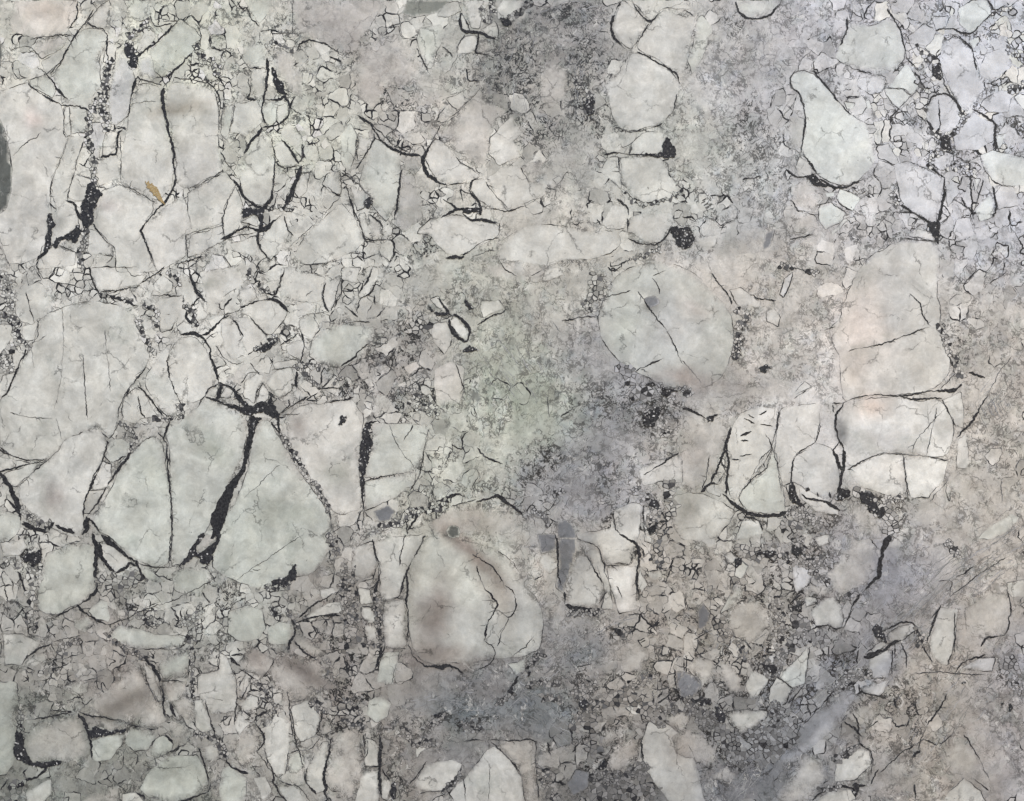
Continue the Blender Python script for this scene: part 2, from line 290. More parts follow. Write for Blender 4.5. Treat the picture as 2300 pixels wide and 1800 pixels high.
# ---------------------------------------------------------------- traced pattern
DATA = {}
WK, OK, CRUSH = 0.74, 0.75, 0.9
DATA[(0, 0)] = '''
C P 100,0 490,0 505,60 490,130 430,200 340,230 210,245 130,215 70,200 65,120
C L 640,40 700,0 705,60 680,180 600,180 560,140
C G 540,180 670,190 690,260 660,330 640,360 640,480 650,560 600,600 580,690 500,680 440,640 370,570 330,480 400,400 440,300 490,240
C L -60,600 60,570 180,520 190,560 320,640 410,680 415,850 440,880 400,1000 340,1110 320,1200 310,1350 300,1580 240,1660 60,1708 20,1600 -60,1500 -60,1000 -60,700
C L 415,685 445,685 450,860 425,880 408,850
C G 460,690 550,700 560,830 540,850 460,850 450,760
C L 440,870 540,870 520,1000 480,1100 440,1250 400,1300 350,1300 330,1200 350,1080 400,980
C G 190,510 300,480 360,580 330,630 200,560
C B 720,460 760,370 820,370 850,450 860,500 840,600 820,740 750,800 710,800 695,650
C L 870,560 900,530 1010,545 1035,600 1040,700 1070,860 1110,960 1110,1170 1050,1250 1000,1290 780,1180 775,1000 810,850 830,700
C L 1070,560 1120,520 1300,550 1380,600 1400,700 1395,960 1440,1090 1330,1150 1200,1220 1120,1180 1125,1000 1090,850 1060,700
C G 1150,120 1250,190 1290,240 1230,340 1130,420 1040,490 990,460 980,400 960,330 1040,250
C B 890,390 960,340 985,420 1000,500 900,490 880,450
C L 900,260 940,180 990,200 1000,240 900,350 870,330
C L 620,1030 700,1000 760,1000 760,1140 700,1170 640,1190 600,1130
C B 580,790 650,780 660,880 640,1000 600,1010 570,930
C L 690,830 750,840 740,960 650,1010 660,900
C L 490,1110 590,1150 580,1230 530,1290 430,1270 450,1180
C L 350,1330 430,1300 500,1370 510,1450 420,1510 340,1550 345,1420
C L 640,1230 760,1180 970,1290 980,1340 890,1470 960,1630 1000,1740 740,1740 740,1600 610,1450 620,1330
C L 1050,1330 1170,1250 1210,1390 1230,1480 1190,1510 1190,1640 1010,1740 960,1600 900,1470 1000,1380
C L 1200,1230 1440,1100 1500,1170 1450,1290 1420,1430 1230,1480 1200,1350
C L 1510,1190 1550,1290 1545,1400 1520,1470 1440,1510 1420,1450 1440,1310
C L 1560,1010 1600,930 1680,830 1740,900 1760,1060 1740,1230 1690,1320 1570,1290 1530,1150 1560,1080
C L 1760,920 1810,900 1900,1040 1880,1070 1800,1070 1760,1000
C L 1800,830 1850,770 1930,870 1930,1010 1860,930 1800,880
C G 1670,690 1720,650 1780,680 1760,780 1710,800 1680,760
C L 1780,680 1830,660 1850,730 1790,800 1770,770
C G 1560,260 1690,300 1700,420 1600,440 1550,380
C L 1610,440 1700,440 1700,570 1660,660 1600,560
C T 1740,370 1760,310 1870,320 1890,420 1940,480 1930,640 1850,600 1790,500
C L 1220,1500 1420,1450 1430,1540 1280,1620 1200,1650
C L 1490,670 1640,640 1670,700 1680,780 1580,870 1470,850
C G 1420,690 1500,670 1470,830 1450,900 1410,860
C L 1920,1110 1980,1100 1960,1230 1910,1270 1880,1220
C L 1540,1420 1640,1370 1650,1450
C L 1700,1480 1810,1370 1850,1490 1780,1620 1720,1670 1650,1560
C L 1460,1560 1640,1510 1640,1640 1500,1610
C L 1950,1500 2183,1290 2270,1400 2330,1540 2270,1610 2183,1640 2080,1690 1950,1690 1880,1640
C L 2090,1110 2180,1090 2183,1240 2130,1240 2060,1180
C T 1870,0 2410,0 2440,60 2330,220 2260,340 2183,350 2050,260 1880,230
C G 1560,0 1740,0 1700,120 1650,150 1590,60
C G 820,0 960,0 960,100 900,140 810,110
C P 240,260 330,240 440,240 400,310 270,380 220,330
C L 260,400 400,310 440,320 390,400 320,470 280,450
C L 270,1570 380,1570 490,1620 480,1700 240,1720
C L 570,1460 620,1480 720,1580 730,1640 560,1620
C L 670,340 700,260 745,300 735,380 700,420 665,400
C D -40,740 0,760 40,860 70,1000 80,1100 75,1230 40,1340 0,1370 -40,1380
C D -40,240 5,260 18,330 0,440 -40,450
V 30,26,20,20,20,16,16,20,24,14,16,20,18,14 1050,560 1040,620 1055,740 1080,860 1110,960 1112,1060 1125,1130 1105,1220 1050,1300 980,1370 895,1470 930,1560 970,1640 1000,1708
V 30,18,12,8,8 870,510 855,560 840,620 825,740 775,810
R 60 850,200 830,300 850,380 840,440
K 800,280 850,290 870,350 890,360 880,400 870,440 840,430 825,370 795,345
R 64 700,400 680,500 670,600 650,680 680,760 680,820
R 50 640,610 590,690 570,780 570,900 590,1000 600,1100 595,1180 590,1260 560,1350 545,1420 550,1520 530,1600
K 570,1180 600,1160 610,1220 650,1230 630,1300 600,1350 600,1430 560,1470 520,1420 520,1300
K 330,1560 340,1540 450,1480 510,1430 520,1500 500,1550 420,1535 380,1560 350,1590
K 310,1370 335,1360 345,1430 330,1540 330,1580 300,1610 285,1590 300,1500
V 30,24,20 310,1600 260,1640 235,1670
V 16,18,24,20 420,1280 480,1300 500,1370 540,1420
V 8,10,12,14,10,12,14,16 180,510 185,550 260,600 330,640 420,680 500,680 560,700 590,740
V 6,10,14,22,8 240,430 300,470 340,520 370,580 440,640
V 12,14,16 490,10 500,100 440,190
V 14,14,18,12,14,10,8,6 600,60 560,130 480,230 430,320 390,400 330,450 290,480 180,510
V 12,14,10,12,10,10 550,140 600,175 670,185 690,240 680,320 700,420
V 6,8,12,8 200,250 330,230 430,220 470,240
V 8,6,6 65,320 200,290 260,380
V 8,8,6 410,690 408,850 430,880
V 8 445,690 455,860
V 6 460,850 560,855
V 6,6,9,12,12 440,880 400,1000 345,1110 325,1230 330,1350
V 10,10,8,8,12 540,900 500,1000 480,1100 440,1200 430,1280
V 7 490,1110 590,1150
V 18,24,18,14,22 640,1010 700,990 750,985 750,860 790,830
V 14,10,8,8,6,8 770,870 775,1000 770,1150 790,1190 900,1240 990,1290
V 10 600,1190 660,1200
V 12,10,7 590,1430 640,1500 720,1580
V 9 380,1570 440,1610 500,1615 530,1590
R 44 525,1560 510,1640 530,1708
V 14,20,18,16,28 1110,160 1040,230 980,290 900,340 860,390
R 44 880,200 940,140 960,180
V 10 960,100 990,180 1100,150
V 12,20,24 1230,340 1140,430 1060,500
V 12,10,14 880,500 940,520 1040,550
V 6,8,8,12,14,8,8 1110,500 1220,510 1330,530 1380,570 1410,640 1400,760 1400,850
V 8 1500,670 1490,780 1470,850
V 10 1410,970 1460,1060 1520,1130
V 20,22,20,22,30,14,12,12,10,8 1490,1150 1530,1200 1560,1260 1640,1320 1690,1330 1740,1260 1755,1100 1760,1000 1740,910 1730,840
V 10,10,10,14 1510,1180 1450,1290 1420,1420 1430,1520
V 12,24,22 1560,990 1600,910 1680,820
V 14,16,20,10 1680,820 1780,800 1840,750 1850,700
V 20,26,24,18,20,16,14 1700,370 1715,450 1700,560 1690,640 1670,700 1690,780 1710,800
K 1740,440 1755,440 1770,500 1830,560 1820,600 1850,620 1790,600 1750,540
V 20,14 1820,600 1860,690
V 10,20,22 1690,640 1780,640 1830,600
V 10 1610,440 1700,435
V 9 1590,500 1600,590 1580,630 1640,635
V 10,18,22 1800,890 1860,960 1910,1050
V 16,12,10 1760,1040 1810,1080 1900,1060
V 8 1810,1090 1870,1150
V 34,26,34,26 1930,1060 1890,1160 1860,1250 1820,1330
K 1550,1320 1630,1330 1690,1330 1690,1460 1660,1470 1640,1370 1550,1400
R 40 1700,1330 1800,1330 1880,1340
V 24,20,16,34,16 1420,1530 1500,1490 1580,1450 1680,1480 1790,1380
V 10 1430,1540 1540,1500 1640,1490
V 24,22,18,12 1650,1480 1650,1580 1700,1640 1740,1670
V 6 1190,1500 1300,1470 1430,1440
V 8 1190,1500 1200,1650
V 6,8,8 1200,1210 1330,1140 1440,1090
V 12,14,12,10,12 1520,10 1550,60 1580,50 1600,110 1660,170
V 6 1870,0 1870,230
V 10 1740,220 1850,210
R 34 1740,270 1870,320
V 14,20,16,14,16 1900,330 1920,270 2000,260 2080,280 2183,350
V 14 2100,360 2183,400
V 8 1290,240 1250,150
R 60 1260,300 1300,400 1390,400 1380,480
V 14 1600,600 1570,630 1640,640
V 12 1820,1380 1840,1480 1880,1510
V 6 2183,1250 2000,1440 1850,1580 1830,1680
V 6,12,16 2060,1180 2140,1240 2183,1260
V 10,14,12 1110,1690 1200,1670 1300,1640
V 8 1980,1690 2080,1690 2183,1660
V 4 840,660 1000,650
V 5,8,4 90,1000 150,930 270,850
V 12 1970,730 1990,820
V 8 0,1520 20,1600 60,1700
V 10 1380,460 1440,560
V 12 1880,420 1910,400
'''
DATA[(0, 1)] = '''
C G 710,1420 760,1300 850,1180 950,1080 1040,1100 1055,1230 1080,1370 1098,1480 1100,1700 1095,1808 1085,1908 960,1918 860,1858 760,1778 670,1700 620,1690 590,1620 660,1500
C G 1060,1090 1090,980 1160,980 1250,900 1310,830 1420,880 1520,920 1580,960 1580,1080 1545,1220 1460,1380 1380,1560 1310,1708 1240,1798 1160,1908 1090,1920 1097,1808 1103,1708 1100,1480 1080,1300 1085,1150
C G 1650,990 1710,970 1780,1080 1880,1240 1960,1370 2060,1510 2110,1590 2125,1660 2130,1768 2060,1908 1980,1968 1850,1988 1720,2058 1620,2048 1490,1998 1350,1928 1370,1818 1410,1690 1440,1600 1490,1540 1590,1300 1600,1130
C L 1830,1080 1850,920 1960,880 2183,860 2253,840 2283,900 2333,960 2313,1050 2293,1250 2313,1420 2313,1560 2243,1560 2183,1590 2110,1540 2000,1370 1900,1210
C L 240,370 260,320 400,260 500,225 620,220 760,240 860,290 890,400 920,490 960,570 940,630 880,710 800,800 765,900 750,990 730,1060 690,1110 620,1000 540,1050 420,1090 360,1190 300,1230 210,1245 40,1190 0,1130 -20,900 0,860 60,770 110,660 200,500
C L 90,1420 240,1280 370,1190 410,1100 540,1060 620,1005 690,1100 660,1220 600,1340 560,1440 535,1570 540,1680 480,1740 340,1680 180,1560
C L 100,180 160,120 260,100 320,180 310,250 240,330 210,370 130,350 100,290
C L 140,380 210,370 235,400 220,470 170,480 140,430
C L -40,360 75,365 80,460 20,540 -40,590
C L 580,0 900,0 940,60 880,120 640,155 590,80
C L 980,100 1040,60 1110,100 1100,150 1030,175 985,140
C L 1160,60 1200,70 1250,190 1220,250 1180,230 1160,130
C L 1015,200 1150,190 1180,250 1150,290 1100,400 1030,420 1010,330
C L 1130,390 1180,345 1250,380 1230,420 1150,430
C L 1250,340 1390,310 1390,230 1330,190 1250,280
C L 1120,480 1170,445 1260,450 1330,540 1360,640 1390,730 1320,800 1290,860 1180,870 1120,800 1080,680 1070,580
C L 1110,480 1065,580 1075,690 1110,800 1160,880 1150,940 1060,965 970,820 930,770 930,700 1000,590 1060,520
C L 800,830 870,770 920,800 970,900 1020,960 930,960 860,1000 790,980 780,900
C G 700,1110 780,1095 830,1130 820,1190 770,1240 710,1260 680,1210
C L 600,1330 660,1240 710,1265 720,1330 690,1400 600,1425 580,1400
C L 1800,0 1860,0 2080,70 2060,210 2000,230 1900,220 1790,180 1780,130
C L 1530,140 1600,120 1650,200 1540,260
C L 1590,310 1540,290 1600,230 1720,205 1790,240 1840,290 1800,370 1740,430 1700,430
C L 1420,330 1490,320 1560,450 1570,560 1490,600 1440,520 1410,430
C L 1500,330 1590,320 1700,440 1630,530 1580,550
C L 1380,500 1440,530 1500,620 1450,620 1390,560
C T 1450,700 1560,610 1600,620 1540,750 1500,760 1450,740
C L 1560,740 1640,680 1690,690 1640,800 1630,870 1560,830
C L 1700,740 1760,660 1860,640 1890,700 1870,790 1790,840 1740,800
C L 1640,870 1680,740 1720,800 1720,850 1650,880
C L 1740,620 1870,590 1930,600 1870,640 1760,655
C L 1830,500 1910,420 1960,510 1930,590 1840,560
C L 1910,340 2010,290 2040,370 1990,470 1920,420
C L 2050,110 2183,50 2183,160 2110,290 2060,210
C G 2070,400 2183,370 2400,380 2420,420 2340,560 2240,620 2183,640 2050,620 1980,570 1990,480
C L 880,320 970,340 1000,390 920,410
C L 20,690 100,670 60,780 10,840 -30,800
C G -40,1560 60,1560 130,1600 130,1680 60,1760 -40,1760
C L 20,1320 120,1290 250,1245 180,1340 100,1410 60,1400
C L -20,1210 200,1250 30,1310 -20,1290
C W 1590,940 1660,935 1740,950 1730,970 1680,960 1600,965
C L 1270,30 1500,0 1560,110 1440,180 1400,240 1330,220
C L 1330,800 1400,750 1380,830 1320,825
C L 1390,830 1450,770 1490,790 1470,840
C L 1860,740 1960,820 1920,850 1870,830
C L 1900,250 1960,220 2010,250 1990,290 1900,320
V 40,40,40,30,40,60,80,95,100 1600,960 1610,1060 1590,1140 1570,1230 1555,1300 1490,1380 1440,1490 1400,1600 1360,1740
V 14,20,20,28,30,40,50,30 1310,825 1380,850 1450,880 1520,900 1560,915 1600,920 1660,890 1750,870
K 1500,790 1560,860 1610,890 1650,885 1720,870 1730,790 1745,860 1770,900 1800,940 1780,970 1740,960 1690,930 1600,945 1570,950 1520,900 1560,890 1500,830
K 1590,950 1680,960 1640,1010 1625,1060 1590,1060
V 20,24,20 1780,940 1780,1000 1790,1060
V 18,24,30,26 1390,730 1420,750 1390,840 1380,860
V 20,22,24 1400,740 1480,770 1560,860
V 12,12,16 1400,740 1340,780 1310,825 
V 10 1310,825 1250,910
V 20,26,24,16,14,22,24,20 1150,435 1240,420 1290,440 1350,520 1340,560 1370,640 1390,700 1400,740
V 20,20,12,12 1290,435 1350,410 1400,360 1480,290
V 26,20,26 1250,380 1190,330 1200,280
R 50 1200,250 1240,290 1250,370
V 18,20,26,16 1200,0 1240,120 1270,180 1330,225
V 14 1270,190 1240,240 1190,280
V 14,12,14 1050,0 970,60 900,110
V 10,14,10 900,120 760,150 630,160
V 18,18,12 570,0 590,80 630,160
V 16,22,26,14 630,170 720,190 800,220 890,250
R 34 660,180 760,200 840,220
R 40 930,250 1000,270 1010,370
V 12 970,180 1050,180 1160,185
R 36 1070,40 1130,60 1140,110
V 14 1170,180 1180,260
R 40 890,330 910,440 980,540
V 10,12,14,12 1120,480 1070,580 1080,690 1115,800
V 10,8 1115,800 1160,880
V 14,20,12 880,760 960,840 1050,960
V 8,14,8 880,820 900,920 930,970
V 12,18,10 940,630 880,710 830,770
V 12,10 830,770 780,890 790,970
R 40 980,960 1090,970
R 44 1150,880 1160,980
V 12,20,12,12 1090,980 1060,1050 1040,1090 1070,1130
V 10 1070,1110 1065,1190 1055,1260
V 12,16,12,14,16 1070,1130 1070,1240 1080,1370 1095,1480 1100,1720
R 40 780,1000 840,1060 870,1110 830,1180
V 8 760,990 720,1080 690,1110
V 10,14,14 690,1110 670,1200 620,1320
V 14,12,14 670,1210 710,1260 800,1210
V 14,20,16,14 620,1320 580,1400 545,1500 530,1600
V 20,24,18,14 850,1160 770,1280 710,1360 680,1410
V 10 580,1430 680,1420
V 18,16,10 680,1410 630,1500 560,1600
V 16,14,12,10 0,1150 60,1200 160,1235 300,1230
V 24,16,10 -20,1160 20,1185 60,1200
V 20,14,10 0,1310 100,1280 300,1235
V 8 300,1235 200,1330 90,1420
V 26,30,36,24 0,1310 60,1400 110,1500 140,1620
R 60 150,1560 220,1620 320,1650
V 36,30,28 140,1640 250,1680 330,1700
V 20,28,24 350,1650 400,1670 480,1700
V 30,40,20 550,1590 560,1660 530,1710
V 20,18 570,1600 640,1700
V 8,12,10 170,160 190,260 220,360
R 40 0,320 60,310 110,350
R 60 90,330 110,450 180,510
R 90 -10,600 40,640
R 70 60,540 90,500
V 16,14,16,18 180,510 120,640 60,780 0,850
V 8 240,340 250,450 190,500
V 10 200,490 300,440
R 90 0,60 60,130 60,240
V 6,10,12,10 530,560 540,700 550,880 560,980
V 5 200,520 220,640
V 5 400,260 410,500 390,740 350,900
V 7,7,5 70,930 180,960 340,970
V 6 360,970 400,1100
V 5 670,400 690,600 710,790
V 6 620,1000 680,1060
V 12,16,12 1490,330 1530,400 1560,450
V 10,12,14 1600,320 1660,390 1710,440
R 50 1640,520 1720,500 1760,450
K 1630,540 1700,500 1780,480 1740,520 1700,540
V 10,16,20 1640,120 1700,160 1760,180
R 34 1660,130 1740,170
V 16,24,26,14 1700,210 1760,210 1800,240 1850,290
V 14,10 1540,260 1660,210
V 14,14,10 1760,170 1790,110 1820,10
V 6,10,8 1610,110 1650,210 
R 36 1600,20 1590,90
V 12,18,16 2080,100 2060,200 2100,290
V 6,14,10 1910,420 1850,470 1790,500
V 10,10,12,16 1920,410 1950,500 1920,610 1940,660
V 14,20 1900,670 1890,780
V 8,8,8,10 1380,500 1430,580 1500,630 1560,600
V 8 1740,660 1840,640
V 8 1540,740 1600,670 1660,680
V 10 1680,740 1640,800 1640,870
V 14,10 1720,790 1740,830
V 10,12,10 1850,840 1850,890 1790,940
V 10,14,16 1790,940 1880,880 1970,830
V 6 1800,945 1920,940
V 14,12 1950,680 1990,720
R 50 1920,620 2040,640
V 8,10 2060,380 1990,480
V 8,8 1910,330 2010,290 2100,290
V 8 2183,50 2120,290
V 10 1960,190 2000,150
V 8,10 2020,240 2010,340 2050,380
V 14,14,18,16,14 1740,990 1790,1070 1850,1150 1880,1220 1920,1280
R 44 1800,1080 1880,1200 1950,1320 2040,1430 2100,1560
V 12,12,8 2110,1560 2120,1660 2140,1708
V 12,6 2120,1700 2183,1660
V 5 1790,1260 1690,1360 1560,1480
R 44 1900,640 1970,700 2040,780
V 12 2040,780 2183,770
V 14 2120,860 2183,850
R 36 2140,740 2183,710
V 12,14 2140,260 2183,180
V 8 1600,610 1660,690
V 6 800,0 850,60 930,50
'''
DATA[(0, 2)] = '''
C T 1300,10 1380,-5 1400,20 1320,80 1260,120 1255,80
C L 590,0 650,0 690,40 640,50 610,60
C L 640,60 710,70 830,170 780,240 720,240 670,170 650,130
C G 280,120 380,100 440,60 600,60 620,160 610,240 620,360 560,420 440,470 380,520 240,500 240,380 270,290
C G 1100,250 1200,210 1330,230 1350,290 1280,400 1220,400 1120,360
C L 20,640 150,640 260,700 170,790 140,835 30,830
C L 180,800 300,740 300,800 220,850 150,840
C G 1460,500 1580,450 1680,490 1700,600 1660,670 1540,690 1460,640
C G 700,640 770,580 860,600 1000,640 1190,650 1160,710 1000,735 880,735 720,690
C T 560,1100 700,990 840,820 900,820 940,960 1040,1080 1070,1190 1010,1240 840,1215 660,1165
C T 530,1150 640,1170 780,1200 820,1220 740,1260 620,1230 570,1250
C T 160,1330 200,1230 330,1170 460,1150 540,1230 575,1350 570,1450 480,1480 340,1440 200,1460 170,1400
C G 580,1330 640,1300 790,1280 780,1350 700,1450 610,1450 590,1400
C G 830,1240 960,1250 990,1300 940,1380 860,1390 800,1330
C G 960,1410 990,1310 1050,1280 1110,1340 1100,1380 1000,1440
C G 960,1500 1090,1420 1260,1410 1310,1500 1340,1600 1260,1670 1100,1730 950,1680 890,1630
C L 1260,900 1400,870 1400,750 1450,780 1500,900 1520,1020 1510,1130 1360,1160 1310,1090 1270,1030
C G 1020,830 1090,780 1210,750 1200,920 1050,925 1010,870
C T 1050,950 1190,940 1210,1030 1140,1040 1100,1090 1060,1060
C T 1110,1080 1180,1030 1230,1050 1240,1180 1200,1250 1140,1160
C L 1240,1060 1290,1060 1340,1160 1360,1250 1300,1270 1250,1230
C L 920,820 980,880 1040,1060 1000,1070 940,940
C T 1540,850 1570,760 1620,730 1740,790 1740,850 1670,920 1580,870
C L 1470,780 1560,770 1520,830
C T 1750,740 1850,720 1920,780 2040,810 2080,900 2130,960 2030,1040 1900,1070 1830,1020 1740,950 1700,900 1760,830
C G 1710,600 1780,560 1850,570 1870,650 1830,710 1720,700
C T 1880,640 1920,640 2080,760 2040,780 1900,730
C L 1860,1110 1960,1060 2050,1140 2040,1200 2010,1290 1920,1330 1890,1280
C L 1700,1240 1760,1160 1850,1200 1850,1450 1820,1530 1760,1540 1700,1420 1690,1320
C T 1480,1390 1520,1300 1600,1270 1670,1310 1640,1400 1590,1500 1500,1440
C G 1840,1400 1920,1390 1950,1470 1900,1530 1850,1520
C T 2110,1380 2140,1290 2240,1250 2330,1280 2330,1400 2310,1540 2240,1740 2140,1640 2080,1560 2090,1450
C L 1960,1500 2060,1330 2100,1320 2090,1480 2060,1560 2080,1640 2020,1660 1960,1600
C G 1420,1500 1480,1480 1580,1560 1570,1740 1420,1740 1400,1640
C L 1620,1560 1700,1550 1740,1650 1680,1700
C L 1780,1620 1880,1600 1940,1640 2000,1740 1850,1740
C G -40,950 110,940 120,1100 100,1300 90,1460 40,1540 -40,1540
C G 410,970 500,930 570,950 560,1010 470,1030
C L 170,1640 330,1560 330,1660 260,1740 160,1740
C T 520,1700 620,1640 770,1610 770,1740 520,1740
C L 780,1660 870,1650 920,1700 920,1740 780,1740
C T 1060,1260 1100,1190 1170,1170 1210,1250 1160,1300 1090,1290
C L 1520,1140 1600,1210 1530,1290 1500,1230
C G 560,490 640,420 690,430 700,560 600,540
C G 470,540 560,530 600,570 540,630 480,600
C L 2040,350 2130,340 2150,380 2060,420
C L 1960,520 2100,440 2183,430 2183,500 2060,520 1980,560
C L 0,40 90,60 150,20 180,80 120,140 20,140
C T 150,240 210,260 220,330 200,340
C G 890,230 960,230 1060,300 1000,310 930,280
C T 2060,1170 2130,1200 2140,1260 2050,1280
C L 1310,1360 1380,1340 1400,1400 1370,1450 1320,1440
C L 1530,1080 1600,1020 1650,1040 1660,1110 1550,1140
K 1380,-20 1410,-20 1410,20 1370,100 1340,200 1290,180 1250,140 1180,200 1160,190 1230,90 1290,0 1310,0 1255,90 1260,120 1330,80 1390,30
V 24,28,20,10 1310,0 1250,70 1210,130 1140,220
V 24,24,20,30 1400,20 1380,80 1330,150 1280,160
V 8 1330,210 1350,260
V 40,34,30,20,20 650,0 700,50 780,110 830,160 900,190
V 14,12,10,8 900,190 1000,215 1090,210 1160,190
V 10,12,8 1095,0 1085,110 1085,210
V 24,34,30,20,24 590,0 620,80 615,180 610,260 630,290
V 20,30,26,20 640,50 640,130 700,220 740,250
V 18,26,20,20 740,250 800,220 830,180 880,210
V 30,16 610,170 600,220
R 120 680,290 780,320 860,280
V 26,20,10 860,170 900,240 950,300
R 100 210,130 210,200 230,280
K 150,140 210,120 270,90 275,180 220,200 160,170
R 70 200,260 200,380 200,500
R 30 250,180 260,300
R 70 60,180 110,200
V 20,20,16 110,240 160,340 180,400
V 8 10,260 50,420 50,520
V 10 80,290 90,400
R 60 190,530 220,600
V 12,20,14,14,30,14 350,540 430,490 500,460 550,420 620,370 625,300
V 22,18,14 500,460 560,520 690,580
V 14,10,14,8,12,10,8 690,580 800,550 900,490 1000,460 1100,430 1250,350 1380,285
V 6,6,6 1500,300 1700,160 1950,-10
K 1730,300 1830,270 1850,230 1900,180 1890,240 1900,290 1850,300 1820,340 1790,320 1740,330
R 60 1720,340 1840,330
R 60 1740,480 1790,530
V 24 1740,480 1770,540
R 40 1840,500 1900,580
V 16,18,22,16 1870,540 1890,640 1850,690 1840,760
V 20,14,12 1880,680 1940,750 2040,810
V 12,16,14,12 1910,540 1980,470 2040,430 2183,350
V 16 1900,560 2040,520 2183,520
V 12,20,10 160,800 230,740 350,690
V 8 360,680 520,650
V 16 170,850 220,870
K 330,840 360,850 340,890
R 70 270,880 350,860 400,760
R 60 400,720 520,680
R 90 1200,560 1280,490
R 60 900,530 1010,570
R 40 690,650 740,700 860,760 920,800
V 8 680,680 700,620 780,570
R 40 1200,660 1230,680
V 16,14,16 1220,720 1215,800 1205,930
V 12,10 1250,740 1240,850
V 10 1000,735 1120,740 1200,700
V 28,24,28,20 910,790 970,840 1010,900 1025,960
V 16,20,16,26 1025,960 1050,1040 1040,1090 1060,1170
V 26,24,14 1090,1080 1105,1130 1130,1170
V 10,12,8 1030,940 1110,935 1190,940
V 6,8,8 920,820 940,950 1030,1090
V 8,6,6 1260,920 1300,890 1390,870
V 6,6 1390,870 1400,760
V 34,20,14 1470,790 1500,820 1540,850
V 18,14,14 1480,770 1560,770 1530,830
V 10,12,12 1680,920 1740,840 1760,790
V 8,8,14 1500,870 1520,1000 1500,1220
V 8,12,10 1530,860 1640,930 1740,1050
R 36 1600,920 1700,1020 1760,1120
V 10,10,12 1740,960 1750,1100 1740,1200
V 12,14,16 1600,950 1540,1060
V 10,12,16,12 1310,1050 1330,1130 1360,1230 1390,1330
V 6 1320,1045 1430,1060
V 8,10 1160,1160 1210,1240
R 36 1220,700 1230,1040
V 24,26,20,14 500,1140 550,1220 570,1290 590,1440
K 560,1240 620,1240 720,1260 800,1240 800,1270 720,1275 640,1290 580,1310
V 12,16,16,12,10 500,1130 570,1160 700,1180 790,1190 830,1220
V 8 500,1130 600,1050
V 8,12,10,10 160,1190 350,1160 480,1130 310,1130
V 10,12,12 820,1215 930,1240 1000,1250
V 16 1000,1300 970,1350
V 20,20 1060,1280 1110,1340
R 60 130,1160 130,1300
V 24,40,60,50,34 120,1170 130,1260 125,1350 150,1420 220,1470
K 100,1280 160,1290 160,1350 180,1430 200,1460 300,1450 400,1450 400,1470 350,1480 290,1490 200,1490 120,1440 90,1400
V 24,20,26,20 300,1490 250,1550 150,1580 60,1680
R 90 130,1600 60,1680 20,1700
K 110,1590 150,1580 150,1620 110,1630
V 12 0,1640 60,1560
V 8,8,10 960,1450 1070,1400 1200,1340
V 14,16,12 1270,1370 1300,1440 1340,1590
V 10,14,18,12 1350,1600 1330,1650 1240,1680 1120,1720
V 14,20,10 870,1650 920,1680 930,1708
V 5 930,1480 1120,1500 1220,1480
R 60 1400,1340 1440,1420
V 20,16,20,26 1400,1400 1460,1470 1520,1510 1590,1530
V 12,14,20,16 1620,1200 1680,1260 1690,1330 1640,1390
V 8 1640,1380 1720,1490 1780,1560
V 8,8,10 1840,1000 1860,1180 1870,1300
V 8,10,14 1870,1200 1910,1400 1950,1500
V 6 1860,1070 2000,1050
R 60 2000,1080 2060,1120
V 14,10,10 2060,1140 2040,1250 2000,1310
V 8 1860,1390 1980,1380 2050,1300
V 14,16,20,24,26,20,20 2120,1300 2110,1360 2090,1450 2070,1560 2090,1620 2070,1650 2110,1708
V 8 2090,1600 2120,1640 2183,1640
V 16,14,16 1950,1520 1960,1600 2020,1660 
V 14 1740,1560 1780,1650 1850,1720
R 70 2090,820 2110,900
R 60 2110,20 2160,120
V 16 2110,100 2110,160
V 10 1840,1400 1835,1520
R 50 1260,1280 1400,1300
'''
